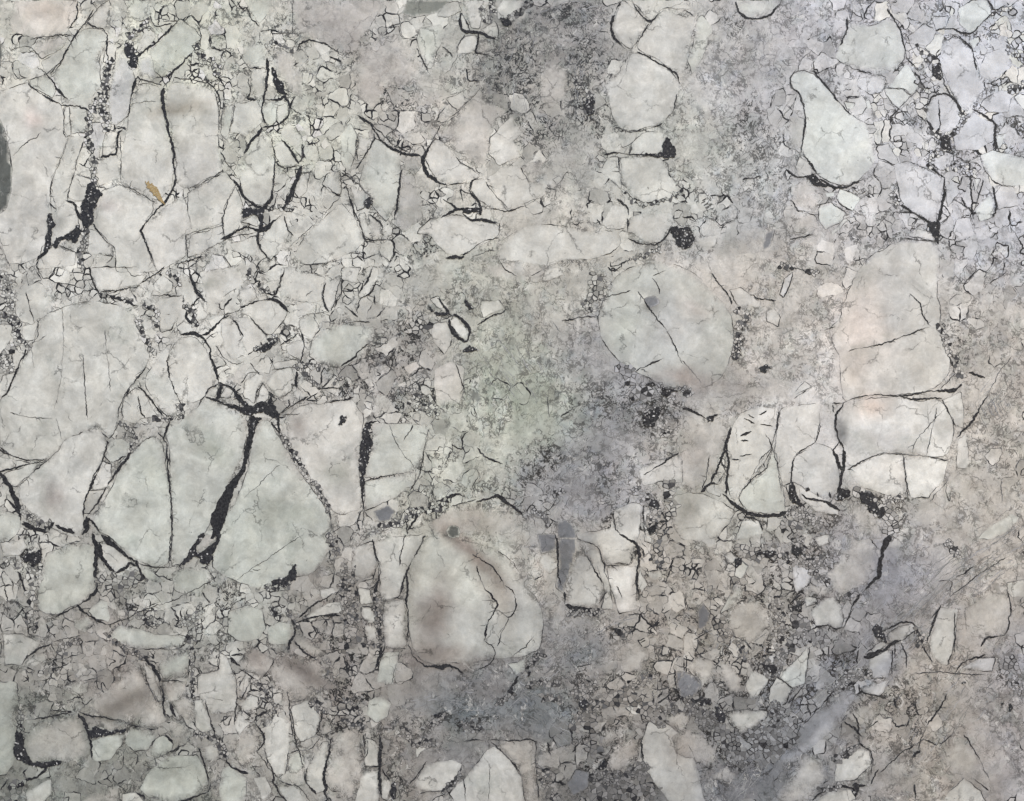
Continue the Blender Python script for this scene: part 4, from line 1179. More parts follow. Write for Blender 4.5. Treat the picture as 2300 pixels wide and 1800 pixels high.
DATA[(2, 1)] = '''
C L -60,1470 40,1440 120,1450 250,1500 340,1560 300,1640 230,1720 120,1760 0,1740 -70,1650
C T -60,1180 20,1120 110,1000 250,960 290,1060 260,1180 200,1300 110,1400 -20,1420 -70,1320
C L 1010,330 1020,250 1060,150 1110,40 1180,-58 1260,-110 1350,-148 1430,-178 1540,-165 1630,-158 1645,-60 1640,30 1620,150 1650,260 1640,370 1680,500 1720,620 1700,700 1590,790 1400,820 1250,820 1130,840 1030,870 1010,760 1010,600 960,480 930,400
C W 1010,900 1130,850 1250,835 1360,830 1500,860 1650,845 1700,920 1740,1010 1720,1100 1700,1220 1500,1200 1280,1190 1150,1240 1060,1290 1030,1160 990,1080 980,970
C W 1060,1300 1150,1250 1270,1195 1410,1200 1420,1330 1440,1470 1340,1480 1200,1420 1110,1390
C W 1420,1210 1600,1220 1700,1240 1660,1380 1560,1480 1450,1470 1430,1350
C L 1660,850 1780,800 1800,930 1790,1030 1740,1010 1700,920
C L 1760,1100 1810,1070 1830,1180 1820,1290 1750,1280
C L 280,1120 310,1020 400,900 600,890 610,980 580,1120 560,1200 460,1330 380,1420 340,1500 290,1450 280,1300
C L 630,900 860,870 880,990 850,1120 720,1210 700,1290 690,1380 640,1400 610,1290 590,1160 600,1040
C L 730,1200 860,1130 950,1150 990,1270 1010,1350 990,1450 850,1470 750,1390 690,1370 710,1230
C G 360,1490 390,1410 530,1310 560,1200 600,1190 610,1300 650,1460 660,1560 520,1580 400,1550
C L 300,150 370,130 440,190 500,220 480,260 350,240
C L 530,290 590,270 630,320 610,380 540,350
C B 620,180 650,80 700,30 690,100 640,200
C T 1040,1540 1080,1460 1160,1500 1240,1600 1280,1740 1100,1740
C G 1880,1740 1960,1660 2100,1580 2150,1600 2090,1690 1980,1740
C M 270,1740 310,1610 350,1590 330,1700
C L 740,1400 880,1470 990,1550 1000,1590 850,1560 760,1490
C L 150,1400 200,1390 250,1420 240,1470 160,1440
C L 380,1620 480,1620 520,1700 400,1740 340,1740
C L 1690,1380 1720,1420 1700,1500 1680,1430
C L 780,730 830,770 680,830
V 8,10,12,8,12,16,16,12,26,30 1020,870 1110,830 1220,815 1340,825 1430,820 1530,800 1620,795 1700,790 1750,780 1780,750
V 12,22,14,14 1400,830 1480,850 1560,840 1660,840
V 8,10,12,10 1060,540 1300,485 1450,430 1580,380
V 10,12,10,10 1450,170 1510,220 1535,310 1580,380
V 12,20,18,14,20 1030,870 980,940 975,1020 1000,1110 1030,1160
V 12 960,880 965,930
V 14 960,875 1020,875
V 14,18,24,24 1000,1120 960,1170 990,1240 1020,1310
V 24,28,20,18 1030,1160 1030,1260 1010,1370 1000,1450
V 12,12,10,8,10,8 1055,1290 1150,1240 1270,1190 1410,1195 1600,1215 1640,1240
V 14 1640,1235 1700,1230
V 6,8,6 1410,1200 1425,1330 1440,1470
V 6 1690,890 1560,1030 1480,1130 1470,1190
V 12,10,8 1660,850 1700,930 1750,1020
V 8 1630,900 1580,1100 1560,1200
V 14,24,16,10 1750,1090 1840,1000 1900,900 1960,800
V 6,8 1960,800 2030,660 2110,570
V 8,10 1740,680 1650,780
R 50 1650,380 1690,480 1710,560
R 50 1740,570 1750,660 1790,700
V 20 1830,670 1930,710
V 10,10,8,12 720,1200 850,1120 870,1060 880,990
V 12,10,14 710,1220 700,1300 690,1380
V 12,16,10 620,920 600,1040 580,1110
V 6,8,10 530,1070 580,1160 610,1280
V 8 580,1160 510,1210 440,1340
V 8 610,1280 620,1360 630,1430
V 8,8,12,8 575,1170 550,1270 440,1360 370,1440
V 8,8 370,1440 360,1500 420,1550
V 16 410,940 460,965
V 16 390,970 460,1000
V 18,18 500,1000 580,1020
V 22 370,1080 440,1050
V 14 370,1115 420,1110
V 10 310,1230 360,1230
V 14,8 360,1210 440,1195
V 14 490,945 540,925
V 14,26,22,16,28 310,1020 275,1140 250,1230 210,1320 180,1380
V 16,22,16,20 280,1130 295,1240 280,1370 280,1470
V 12 250,1240 280,1310 230,1370
V 30,20,24 120,1440 170,1380 220,1390
V 14,10 130,1420 160,1300 170,1200
V 14,20,28,28,28,28,26,30 250,1450 300,1490 350,1530 420,1580 500,1590 600,1590 670,1570 700,1540
V 14,12 380,1600 480,1610 520,1690
K 680,1380 700,1420 740,1500 750,1540 700,1500 680,1480
V 26,20,30 700,1380 740,1500 800,1570
V 24,20,28 700,1530 780,1560 830,1620
V 14,20,20,26,30 760,1450 800,1480 880,1490 950,1520 1010,1560
K 1000,1400 1050,1420 1080,1440 1020,1500 980,1490
K 1120,1440 1200,1450 1260,1550 1280,1620 1200,1560 1150,1500
R 90 1110,1430 1220,1500 1290,1600
R 70 1290,1500 1400,1480
R 90 1330,1560 1340,1640 1330,1700
R 80 700,1560 820,1600 860,1660
R 80 640,1650 740,1650
V 30,20 1310,1700 1360,1620
V 16 860,1440 865,1470
V 16 940,1440 950,1480
K 790,1410 805,1405 810,1425 795,1432
R 50 350,280 420,320 350,390
R 60 350,430 350,500 340,580
V 16,12,14 190,40 240,120 300,190
V 18,14 300,190 320,240
V 14,12 430,170 480,200 600,220
K 490,650 530,625 570,640 510,685
V 6,8,8 0,600 60,670 120,740
R 60 0,780 40,810
K 150,960 230,940 170,1000
V 24,20,10 0,900 100,940 160,970
V 12,16,10 680,0 760,20 830,50
R 50 640,0 700,10
R 40 790,30 870,40
V 10 1960,110 2070,30
V 10 910,400 980,380
V 10 710,840 790,790
V 8 2040,1360 2040,1500
V 6 1580,1500 1700,1360
'''
DATA[(2, 2)] = '''
C T 1010,40 1080,-30 1200,-30 1230,120 1230,240 1170,330 1090,370 1040,420 960,350 920,260 1000,160
C L 820,480 880,420 960,400 1000,430 1030,520 1020,590 980,610 930,580 850,590
C L 780,400 850,400 860,430 790,470
C T 300,500 400,430 490,420 560,500 560,590 460,690 330,650 290,580
C G 240,510 300,390 360,310 395,330 380,400 330,460
C H 610,910 700,830 800,720 800,830 780,960 700,980 650,940
C L 560,980 605,915 650,945 700,985 650,1090 550,1090
C L 400,960 450,870 550,920 540,960 490,1030 430,1050
C L 270,1140 350,1120 540,1130 540,1170 440,1260 370,1280 300,1210
C T 430,800 500,780 500,850 440,850
C S 0,870 80,910 120,960 60,1060 0,1080 -40,960
C T 20,860 80,790 180,800 250,930 180,950 120,970 80,900
C T 240,800 300,840 380,920 370,990 300,1000 260,920
C S 95,500 130,440 180,500 150,590 100,620
C B 520,790 600,770 590,820 530,830
C L 840,20 930,0 940,60 870,80
C L 770,0 830,10 800,80 770,60
C L 1310,640 1380,590 1470,570 1490,610 1420,670 1330,700
C L 1160,770 1290,660 1300,710 1200,780
C L 1190,800 1330,740 1340,820 1310,920 1190,910
C L 1640,470 1760,480 1750,600 1720,760 1690,840 1600,800 1570,700 1600,620
C L 1560,570 1640,470 1600,580
C T 1800,480 1960,380 2090,400 2100,500 2070,640 1930,660 1820,640
C B 1130,980 1330,930 1260,1040 1150,1010
C L 980,1470 1090,1370 1190,1380 1210,1470 1100,1570 970,1580
C T 540,1740 620,1620 700,1500 780,1400 880,1440 930,1560 860,1640 800,1740
C Q 780,1200 960,1030 1100,960 1100,1050 1020,1180 900,1300 760,1420 640,1520 560,1600 500,1600
C L 860,1700 930,1640 1080,1630 1110,1680 1040,1740 860,1740
C T -70,1300 0,1250 140,1290 230,1350 230,1450 150,1480 70,1440 -40,1410
C T 180,1540 280,1480 340,1530 320,1580 200,1580
C S 460,1470 540,1410 550,1460 500,1500
C L 1650,1740 1700,1640 1800,1560 1900,1640 1960,1740
C T 1640,1420 1740,1270 1800,1290 1880,1400 1860,1520 1700,1540
C B 1780,860 1900,790 2000,790 1980,880
C T 1040,1180 1080,1120 1240,1090 1240,1170 1140,1220
C L 2070,310 2183,290 2220,340 2183,400 2110,410 2080,370
C W 630,1240 690,1200 680,1280 640,1280
C W 560,680 610,690 600,740 565,730
C L 660,500 700,490 740,530 720,570 680,550
C L 750,530 800,530 790,590 755,590
C L 630,650 680,650 680,720 640,720
C B 700,180 780,200 830,270 800,330 720,370 700,280
C L 340,190 380,170 420,200 370,290 330,260
C L 270,130 310,110 340,150 320,190 280,180
C L 1310,90 1350,20 1410,20 1390,80
C T 820,320 930,330 1000,400 850,390 800,360
C T 1330,1450 1440,1420 1460,1540 1380,1580 1330,1530
C L 120,30 200,20 220,60 170,90
C L 600,880 640,860 640,900 600,920
C L 320,1340 370,1320 390,1360 350,1390
V 50,40,24,30,34,24,18 1330,0 1290,70 1270,140 1255,220 1250,270 1200,320 1150,370
V 14,20,10,16,12,14 1130,380 1080,470 1050,560 1020,600 980,610 940,580
V 12,20,14 940,580 880,590 810,610
V 12 1200,30 1250,100
V 8 780,400 860,410 930,400
V 10 780,470 840,450 870,420
R 100 740,40 740,140 820,180 930,180
K 700,60 760,80 770,130 740,140 740,170 710,130
R 90 380,90 480,130 600,120
K 480,110 600,110 590,150 480,140
R 60 640,130 700,170
R 50 820,240 930,310
V 14 890,280 930,340
R 110 600,440 620,560 620,660
R 110 700,470 760,600 700,700
K 690,460 760,450 760,500 720,500
K 580,390 640,400 600,410
R 90 760,640 820,660
R 80 820,640 900,680
R 100 640,760 580,880 520,830
K 510,830 600,850 590,890 520,870
V 12,14 760,380 690,440
R 80 240,560 260,660
R 60 360,700 400,790
V 10,12,8 320,650 400,680 440,740
V 8 460,690 540,630
V 10 70,670 190,610
K 330,160 380,150 380,190 340,210
V 12 600,910 700,980
V 14,8 810,720 800,860
V 12,12,8 780,960 720,1030 670,1090
R 160 60,1090 120,1150 180,1190
K 80,1060 180,1050 180,1090 110,1100
R 120 240,1260 300,1330 340,1420
K 200,1100 260,1130 270,1200 220,1200
R 120 600,1120 620,1220 560,1290
R 120 450,1290 600,1300
R 90 380,1480 320,1420
R 160 500,1400 600,1320 700,1260
V 14,12,14,20,24 780,1210 900,1080 960,1010 1040,970 1120,930
R 80 960,1000 1080,900 1180,900
V 10 1190,920 1300,920
V 12,14,12 1120,960 1140,1010 1270,1040
V 40,34,22,26,30 1160,790 1220,770 1290,740 1330,700 1400,680
K 1240,570 1270,590 1300,680 1310,700 1240,650 1220,600
V 12,20,16,12 1280,620 1380,570 1460,560 1500,600
R 50 1500,620 1540,680 1500,700
V 12,18,14,10 1650,450 1600,570 1570,670 1520,740
V 10 1540,720 1600,820
V 8,12,10 1400,690 1430,780 1430,850
V 8 1340,740 1340,900
V 8,8,14,8 1480,890 1640,880 1740,890 1960,900
V 8,12,16,14 1740,890 1800,810 1950,770
V 12,16,12,10 2070,350 2100,430 2090,560 2060,650
V 14,14,18,14 2060,650 1990,660 1930,670 1910,720
V 10,20,12 1740,280 1820,240 1860,200
V 10,10,8 1710,400 1900,250 2080,140
V 8 1640,300 1720,290 1710,400
V 12,14,14,10,10 1690,1020 1640,1120 1560,1220 1520,1320 1500,1380
V 8 1660,1110 1740,1110
V 10,12,10 1540,1310 1640,1350 1730,1270
V 12,8,6 1800,1280 1880,1400 1960,1570
V 16,20,14 1030,1200 1100,1240 1140,1290
V 10,16,10,14 1090,1140 1130,1230 1130,1340 1060,1370
V 8,12 1190,1240 1250,1190
R 60 1100,1370 980,1440
V 12,14,12,12 1130,1340 1200,1380 1220,1460 1200,1540
V 14 1090,1370 980,1440
V 8,16,14 1340,1190 1370,1240 1430,1210
V 16 1350,1040 1370,1110
V 12 1430,1230 1450,1180
K 1460,1420 1520,1370 1510,1400 1470,1430
V 12,14,12,10 1540,1310 1440,1370 1350,1440 1250,1530
V 12,16,24,20,16 830,1700 920,1630 1020,1610 1090,1620 1110,1700
K 1090,1590 1180,1600 1130,1620 1110,1680 1090,1660
V 12,10 1250,1500 1200,1600
V 10 900,1600 960,1550
R 50 880,1640 1000,1610
V 14,12 1480,1600 1490,1700
V 10 1860,1560 1960,1640
V 6 1800,1560 1700,1650
R 90 2060,860 2110,820
R 90 2110,940 2150,980
K 2080,1090 2110,1110 2090,1130
K 2030,1080 2050,1070 2040,1110
K 1780,950 1810,940 1800,960
V 10 1740,500 1740,760
R 60 1060,400 1100,360
R 60 1700,60 1760,130
'''
clasts, veins, rubble, pools = [], [], [], []
for (i, j), txt in DATA.items():
    ox, oy = i * 727.33, j * 569.33
    for ln in txt.strip().splitlines():
        t = ln.split()
        k = t[0]
        pts = [tuple(float(q) for q in s.split(',')) for s in (t[2:] if k != 'K' else t[1:])]
        pts = [(ox + x / 3, oy + y / 3) for x, y in pts]
        if k == 'C': clasts.append((t[1], pts))
        elif k == 'V': veins.append(([float(q) / 3 for q in t[1].split(',')], pts))
        elif k == 'R': rubble.append((float(t[1]) / 3, pts))
        elif k == 'K': pools.append(pts)

def W(x, y, h):            # design units -> world; h in millimetres in front of the slab face
    return ((x - CX) * S, -h * 0.001, (CY - y) * S)
def resample(pts, step, closed=False):
    out = []
    n = len(pts)
    for a in range(n if closed else n - 1):
        (x0, y0), (x1, y1) = pts[a], pts[(a + 1) % n]
        m = max(1, int(math.hypot(x1 - x0, y1 - y0) / step))
        for q in range(m): out.append((x0 + (x1 - x0) * q / m, y0 + (y1 - y0) * q / m))
    if not closed: out.append(pts[-1])
    return out
def chaikin(pts, r=0.22, closed=True):
    out = []; n = len(pts)
    if closed:
        for a in range(n):
            p, q = pts[a], pts[(a + 1) % n]
            out.append((p[0] + (q[0] - p[0]) * r, p[1] + (q[1] - p[1]) * r)); out.append((q[0] + (p[0] - q[0]) * r, q[1] + (p[1] - q[1]) * r))
    else:
        out = [pts[0]]
        for a in range(n - 1):
            p, q = pts[a], pts[a + 1]
            out.append((p[0] + (q[0] - p[0]) * r, p[1] + (q[1] - p[1]) * r)); out.append((q[0] + (p[0] - q[0]) * r, q[1] + (p[1] - q[1]) * r))
        out.append(pts[-1])
    return out
def rough(pts, amp, seed, f=0.06):
    o = []
    for x, y in pts:
        dx = mn.noise((x * f, y * f, seed)) * amp + mn.noise((x * f * 3.3, y * f * 3.3, seed + 9)) * amp * .55
        dy = mn.noise((x * f, y * f, seed + 31)) * amp + mn.noise((x * f * 3.3, y * f * 3.3, seed + 57)) * amp * .55
        o.append((x + dx, y + dy))
    return o

def link_mesh(name, verts, faces, mat, parent, tint=None, mask=None, kind=None):
    me = bpy.data.meshes.new(name)
    me.from_pydata(verts, [], faces)
    if tint is not None:
        a = me.color_attributes.new('tint', 'FLOAT_COLOR', 'POINT')
        a.data.foreach_set('color', np.hstack([tint, np.ones((len(tint), 1))]).astype(np.float32).ravel())
    if mask is not None:
        a = me.color_attributes.new('mask', 'FLOAT_COLOR', 'POINT')
        a.data.foreach_set('color', np.hstack([mask, np.ones((len(mask), 1))]).astype(np.float32).ravel())
    me.materials.append(mat)
    o = bpy.data.objects.new(name, me); scene.collection.objects.link(o)
    o.parent = parent
    if kind: o['kind'] = kind
    return o

# ---------------------------------------------------------------- the slab
slab = bpy.data.objects.new('marble_slab', None); scene.collection.objects.link(slab)
slab['label'] = 'polished grey and white breccia marble slab with angular fragments and black veins'
slab['category'] = 'marble slab'; slab['kind'] = 'thing'
slab.empty_display_size = .1

X0, X1, Y0, Y1, ST = -330, 2512, -280, 1988, 6.0
nx, ny = int((X1 - X0) / ST) + 1, int((Y1 - Y0) / ST) + 1
gx, gy = np.meshgrid(X0 + np.arange(nx) * ST, Y0 + np.arange(ny) * ST)
GP = np.stack([gx.ravel(), gy.ravel()], 1)
GW = warp(GP)
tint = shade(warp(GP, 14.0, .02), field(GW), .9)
ckv = np.clip(blobs(GW, CRACK) + .12, 0, 1); grv = blobs(GW, DARK)
smo = blobs(GW, SMOOTH)
smo = np.clip(smo - grv * .8, 0, 1)
tint = tint * (1 + .10 * smo[:, None])
mask = np.stack([ckv, grv, 1 - .62 * smo], 1)
verts = [W(x, y, 0) for x, y in GP]
idx = np.arange(nx * ny).reshape(ny, nx)
faces = np.stack([idx[:-1, :-1], idx[1:, :-1], idx[1:, 1:], idx[:-1, 1:]], -1).reshape(-1, 4).tolist()
gm = link_mesh('ground_mass', verts, faces, STONE, slab, tint, mask)
# slab body behind the polished face (20 mm thick, sawn edges slightly chamfered)
bx0, bx1, bz0, bz1 = (X0 - CX) * S, (GP[:, 0].max() - CX) * S, (CY - GP[:, 1].max()) * S, (CY - Y0) * S
bm = bmesh.new()
rings = []
for (y, c) in ((0.0006, .0015), (0.0021, 0), (0.0190, 0), (0.0205, .0015)):
    rings.append([bm.verts.new(v) for v in ((bx0 + c, y, bz0 + c), (bx1 - c, y, bz0 + c), (bx1 - c, y, bz1 - c), (bx0 + c, y, bz1 - c))])
for a, b in zip(rings, rings[1:]):
    for k in range(4): bm.faces.new((a[k], a[(k + 1) % 4], b[(k + 1) % 4], b[k]))
bm.faces.new(rings[0][::-1]); bm.faces.new(rings[-1])
me = bpy.data.meshes.new('slab_body'); bm.to_mesh(me); bm.free()
tc = me.color_attributes.new('tint', 'FLOAT_COLOR', 'POINT'); mc = me.color_attributes.new('mask', 'FLOAT_COLOR', 'POINT')
for k in range(len(me.vertices)): tc.data[k].color = (.4, .4, .39, 1); mc.data[k].color = (.4, .2, 1, 1)
me.materials.append(STONE)
body = bpy.data.objects.new('slab_body', me); scene.collection.objects.link(body); body.parent = slab

# ---------------------------------------------------------------- clasts
def area(p): return abs(sum(p[k][0] * p[(k + 1) % len(p)][1] - p[(k + 1) % len(p)][0] * p[k][1] for k in range(len(p)))) / 2
def inside(P, poly):
    x, y = P[:, 0], P[:, 1]; c = np.zeros(len(P), bool); n = len(poly)
    for k in range(n):
        x0, y0 = poly[k]; x1, y1 = poly[(k + 1) % n]
        if y0 == y1: continue
        m = ((y0 > y) != (y1 > y)) & (x < (x1 - x0) * (y - y0) / (y1 - y0) + x0)
        c ^= m
    return c
def dist_to(P, poly, closed=True):
    A = np.array(poly); B = np.roll(A, -1, 0)
    if not closed: A, B = A[:-1], B[:-1]
    d = np.full(len(P), 1e9)
    for a, b in zip(A, B):
        ab = b - a; L = (ab ** 2).sum() + 1e-9
        t = np.clip(((P - a) @ ab) / L, 0, 1)
        d = np.minimum(d, ((P - a - t[:, None] * ab) ** 2).sum(1))
    return np.sqrt(d)
clasts.sort(key=lambda c: -area(c[1]))
placed = []
def level(bb, placed, up=False):
    used = {l for (b, l) in placed if not (b[2] < bb[0] or b[0] > bb[2] or b[3] < bb[1] or b[1] > bb[3])}
    k = max(used) + 1 if used and up else 0
    while k in used: k += 1
    placed.append((bb, k)); return k
outline = []
extra_v, extra_f, extra_t, extra_m = [], [], [], []
for ci, (tone, pts) in enumerate(clasts):
    crisp = tone in 'LGHBWPO'
    q_ = chaikin(pts, .07)
    if tone == 'O' or (len(pts) >= 12 and area(pts) > 5000): q_ = chaikin(chaikin(pts, .25), .25)
    p = resample(q_, 3.0, True)
    p = rough(p, 2.6 if crisp else (1.8 if tone in 'DSE' else 5.0), ci * 1.7)
    ar = area(p)
    # points inside, spaced so colours can vary across the piece
    xs = [q[0] for q in p]; ys = [q[1] for q in p]
    bb = (min(xs), min(ys), max(xs), max(ys))
    st = max(4.0, min(9.0, math.sqrt(ar) / 9))
    g = np.array([(x + rnd.uniform(-1, 1), y + rnd.uniform(-1, 1)) for y in np.arange(bb[1], bb[3], st) for x in np.arange(bb[0], bb[2], st)])
    g = g[inside(g, p)] if len(g) else g.reshape(0, 2)
    if len(g): g = g[dist_to(g, p) > 1.6]
    vs = [Vector(q) for q in p] + [Vector(q) for q in g.tolist()]
    r = delaunay_2d_cdt(vs, [], [list(range(len(p)))], 1, 1e-4)
    V2 = np.array([(v.x, v.y) for v in r[0]]); F2 = [list(f) for f in r[2]]
    if not F2: continue
    d = dist_to(V2, p)
    cen = V2.mean(0)
    inert = tone in 'DSE'
    soft = SOFT[tone]
    e = np.clip(d / soft, 0, 1)
    e = e * e * (3 - 2 * e)
    fade = np.array([mn.noise((x * .012, y * .012, ci * .61)) + .5 * mn.noise((x * .05, y * .05, ci * .61)) for x, y in V2])
    fl = np.clip(.55 + 1.5 * fade, 0, 1) * (.75 if crisp else .3)
    e = fl + (1 - fl) * np.clip(d / (soft * (1 + 5 * np.clip(.2 - fade, 0, 1))), 0, 1)
    tv = np.array(TONE[tone], float)
    if cen[1] > 1180 and tone in 'LGT': tv = tv - (8, 7, 8)          # greyer stone low on the slab, with light falloff painted into its tone
    base = lin(tv) * (1 + rnd.uniform(-.05, .05)) * np.array([1 + rnd.uniform(-.012, .012), 1, 1 + rnd.uniform(-.015, .015)])
    VW = warp(V2)
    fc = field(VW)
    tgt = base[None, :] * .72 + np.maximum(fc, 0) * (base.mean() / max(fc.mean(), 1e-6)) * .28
    # large clasts follow the overall tone of their surroundings a little
    tgt = tgt * .78 + fc * .22 if not inert else base[None, :] * .95 + fc * .05
    if inert: e = np.clip(d / 2.6, 0, 1)
    C = fc * (1 - e[:, None]) + tgt * e[:, None]
    rim = np.exp(-((d - 3.0) / 2.5) ** 2) * .05
    if tone in 'LGHBW': C = C * (1 + rim[:, None])
    if not inert: C = shade(warp(V2, 9.0, .03), C, 1.0)
    g0 = blobs(VW, DARK); c0 = blobs(VW, CRACK)
    sm = (1 - e)
    M = np.stack([c0 * (.10 + .9 * sm), g0 * (.25 + .75 * sm), np.clip((.06 if crisp else .30) + sm * .9, 0, 1)], 1)
    lv = level((bb[0] - 2, bb[1] - 2, bb[2] + 2, bb[3] + 2), placed, True)
    h = .32 + .018 * lv
    Vw = [W(x, y, h) for x, y in V2]
    # rim walls down into the ground mass so the piece has thickness
    cnt = {}
    for f in F2:
        for k in range(len(f)):
            ed = (f[k], f[(k + 1) % len(f)]); cnt[ed] = 1
    rimE = [ed for ed in cnt if (ed[1], ed[0]) not in cnt]
    base_i = {}
    Vt, Vm = list(C), list(M)
    for ed in rimE:
        for q in ed:
            if q not in base_i:
                base_i[q] = len(Vw); Vw.append(W(V2[q][0], V2[q][1], -6.0)); Vt.append(C[q]); Vm.append(M[q])
    Fw = F2 + [[ed[1], ed[0], base_i[ed[0]], base_i[ed[1]]] for ed in rimE]
    if ci < 300:
        o = link_mesh('stone_fragment', Vw, Fw, STONE, slab, np.array(Vt), np.array(Vm))
    else:
        off = len(extra_v); extra_v += Vw; extra_t += Vt; extra_m += Vm
        extra_f += [[q + off for q in f] for f in Fw]
    outline.append((tone, p, ci))
if extra_v:
    print('MAXLEVEL', max(l for _, l in placed))
    link_mesh('small_stone_fragments', extra_v, extra_f, STONE, slab, np.array(extra_t), np.array(extra_m), 'stuff')

cov = np.zeros((1760 // 4, 2240 // 4), bool)          # where traced fragments already lie (4-unit cells)
cgx, cgy = np.meshgrid(np.arange(cov.shape[1]) * 4.0 + 2, np.arange(cov.shape[0]) * 4.0 + 2)
cc_ = np.stack([cgx.ravel(), cgy.ravel()], 1)
for tone, pts in clasts:
    P_ = np.array(pts); lo = P_.min(0) - 4; hi = P_.max(0) + 4
    m = (cc_[:, 0] > lo[0]) & (cc_[:, 0] < hi[0]) & (cc_[:, 1] > lo[1]) & (cc_[:, 1] < hi[1])
    ii = np.nonzero(m)[0]
    if len(ii): cov.ravel()[ii[inside(cc_[ii], pts)]] = True
def covered(x, y):
    a, b = int(y // 4), int(x // 4)
    return 0 <= a < cov.shape[0] and 0 <= b < cov.shape[1] and cov[a, b]
# ---------------------------------------------------------------- veins
DK = np.array((.013, .014, .018)); GRY = np.array((.20, .20, .205))
def ribbon(pts, widths, seed, h0, closed=False, wmin=0.0, jit=1.0):
    """ragged tapering ribbon; returns verts, faces, tints"""
    n0 = len(pts)
    # widths along the original control points
    L = [0]
    for a in range(1, n0): L.append(L[-1] + math.hypot(pts[a][0] - pts[a-1][0], pts[a][1] - pts[a-1][1]))
    ws = widths if len(widths) > 1 else widths * 2
    wpos = np.linspace(0, L[-1], len(ws))
    q = resample(pts, 2.2)
    if not closed: q = rough(rough(q, 2.6 * jit, seed, .06), 1.3 * jit, seed + 4, .25)
    vs, fs, ts = [], [], []
    s = 0; tot = L[-1] + 1e-6
    for a, (x, y) in enumerate(q):
        x0, y0 = q[max(a - 1, 0)]; x1, y1 = q[min(a + 1, len(q) - 1)]
        if a: s += math.hypot(x - q[a-1][0], y - q[a-1][1])
        tx, ty = x1 - x0, y1 - y0; l = math.hypot(tx, ty) + 1e-6; nx_, ny_ = -ty / l, tx / l
        w = float(np.interp(s, wpos, ws)) * .5
        if not closed:
            end = min(1, min(s, tot - s) / (2.5 + w * 1.5)); w *= .25 + .75 * max(0, end)
        q_ = 1 / (1 + .35 * w * w)
        w *= max(.12, 1 - .08 * q_ + 1.5 * q_ * mn.noise((x * .05, y * .05, seed + 60)))
        am = 1 / (1 + .16 * w)
        k1 = 1 + am * .75 * mn.noise((x * .16, y * .16, seed)) + am * .45 * mn.noise((x * .5, y * .5, seed + 5))
        k2 = 1 + am * .75 * mn.noise((x * .16, y * .16, seed + 77)) + am * .45 * mn.noise((x * .5, y * .5, seed + 81))
        wl = max(wmin, w * max(.1, k1)); wr = max(wmin, w * max(.1, k2))
        h = h0 + .006 * (a % 7)
        vs.append(W(x + nx_ * wl, y + ny_ * wl, h)); vs.append(W(x - nx_ * wr, y - ny_ * wr, h))
        g = min(1, max(0, .62 + 1.2 * mn.noise((x * .05, y * .05, seed + 3)) - w * .8))
        c = DK * (1 - g) + GRY * g
        ts.append(c); ts.append(c)
        if a: b = 2 * a; fs.append([b - 2, b - 1, b + 1, b])
    return vs, fs, ts
def vlen(v): return sum(math.hypot(v[1][a][0] - v[1][a-1][0], v[1][a][1] - v[1][a-1][1]) for a in range(1, len(v[1])))
veins.sort(key=lambda v: -vlen(v) * (sum(v[0]) / len(v[0])) ** .7)
hv, hf, ht = [], [], []
vplaced = []
for vi, (ws, pts) in enumerate(veins):
    ws = [w * float(np.interp(w, (2, 3.4, 5, 7, 12), (.50, .54, .62, .73, .96))) for w in ws]
    xs = [q[0] for q in pts]; ys = [q[1] for q in pts]
    lv = level((min(xs) - 4, min(ys) - 4, max(xs) + 4, max(ys) + 4), vplaced)
    c = chaikin(pts, .18, False)
    vs, fs, ts = ribbon(c, ws, vi * 2.3, 1.15 + .05 * (lv % 16), wmin=.22)
    if vi < 290: link_mesh('vein', vs, fs, VEIN, slab, np.array(ts))
    else:
        o = len(hv); hv += vs; ht += ts; hf += [[q + o for q in f] for f in fs]
# forked hairs running off the thicker veins
for vi, (ws, pts) in enumerate(veins[:330]):
    for k in range(int(vlen((ws, pts)) / 42) + 1):
        a = rnd.randrange(max(1, len(pts) - 1)); t = rnd.random()
        p0, p1 = pts[a], pts[min(a + 1, len(pts) - 1)]
        x, y = p0[0] + (p1[0] - p0[0]) * t, p0[1] + (p1[1] - p0[1]) * t
        ang = math.atan2(p1[1] - p0[1], p1[0] - p0[0]) + rnd.choice((-1, 1)) * rnd.uniform(.35, 1.3)
        ln = rnd.uniform(5, 20); q = [(x, y)]
        for _ in range(3):
            ang += rnd.uniform(-.5, .5); x += math.cos(ang) * ln / 3; y += math.sin(ang) * ln / 3; q.append((x, y))
        vs, fs, ts = ribbon(q, [.9, .6, .25], vi + k * 3.1, 2.05, wmin=.12)
        o = len(hv); hv += vs; ht += ts; hf += [[z + o for z in f] for f in fs]
# flowing streaks of blue-grey and pale stone
fv, ff, ft = [], [], []
FLOW = [((1540,1740),(1640,1600),(1740,1500),(1830,1410),(1920,1320),(2010,1240),(2200,1110)), ((1800,1560),(1880,1440),(1960,1330),(2080,1180)),
        ((860,1520),(960,1490),(1060,1500),(1180,1400),(1300,1320),(1380,1290)), ((1160,1090),(1200,1000),(1290,940),(1400,880),(1470,800)),
        ((1090,260),(1080,160),(1120,70),(1210,20),(1330,10)), ((1240,250),(1230,150),(1260,60)), ((2120,900),(2100,860),(2170,780)), ((1560,420),(1640,320),(1720,200),(1800,130)),
        ((1050,1440),(1160,1520),(1260,1600)), ((1950,1640),(2040,1500),(2140,1400)), ((1040,700),(1110,800),(1160,900)), ((1500,1290),(1600,1350),(1560,1460))]
FN = (230, 70, 110, 90, 80, 50, 40, 90, 60, 60, 60, 60); FS = (46, 40, 46, 60, 40, 30, 30, 60, 30, 70, 80, 60)
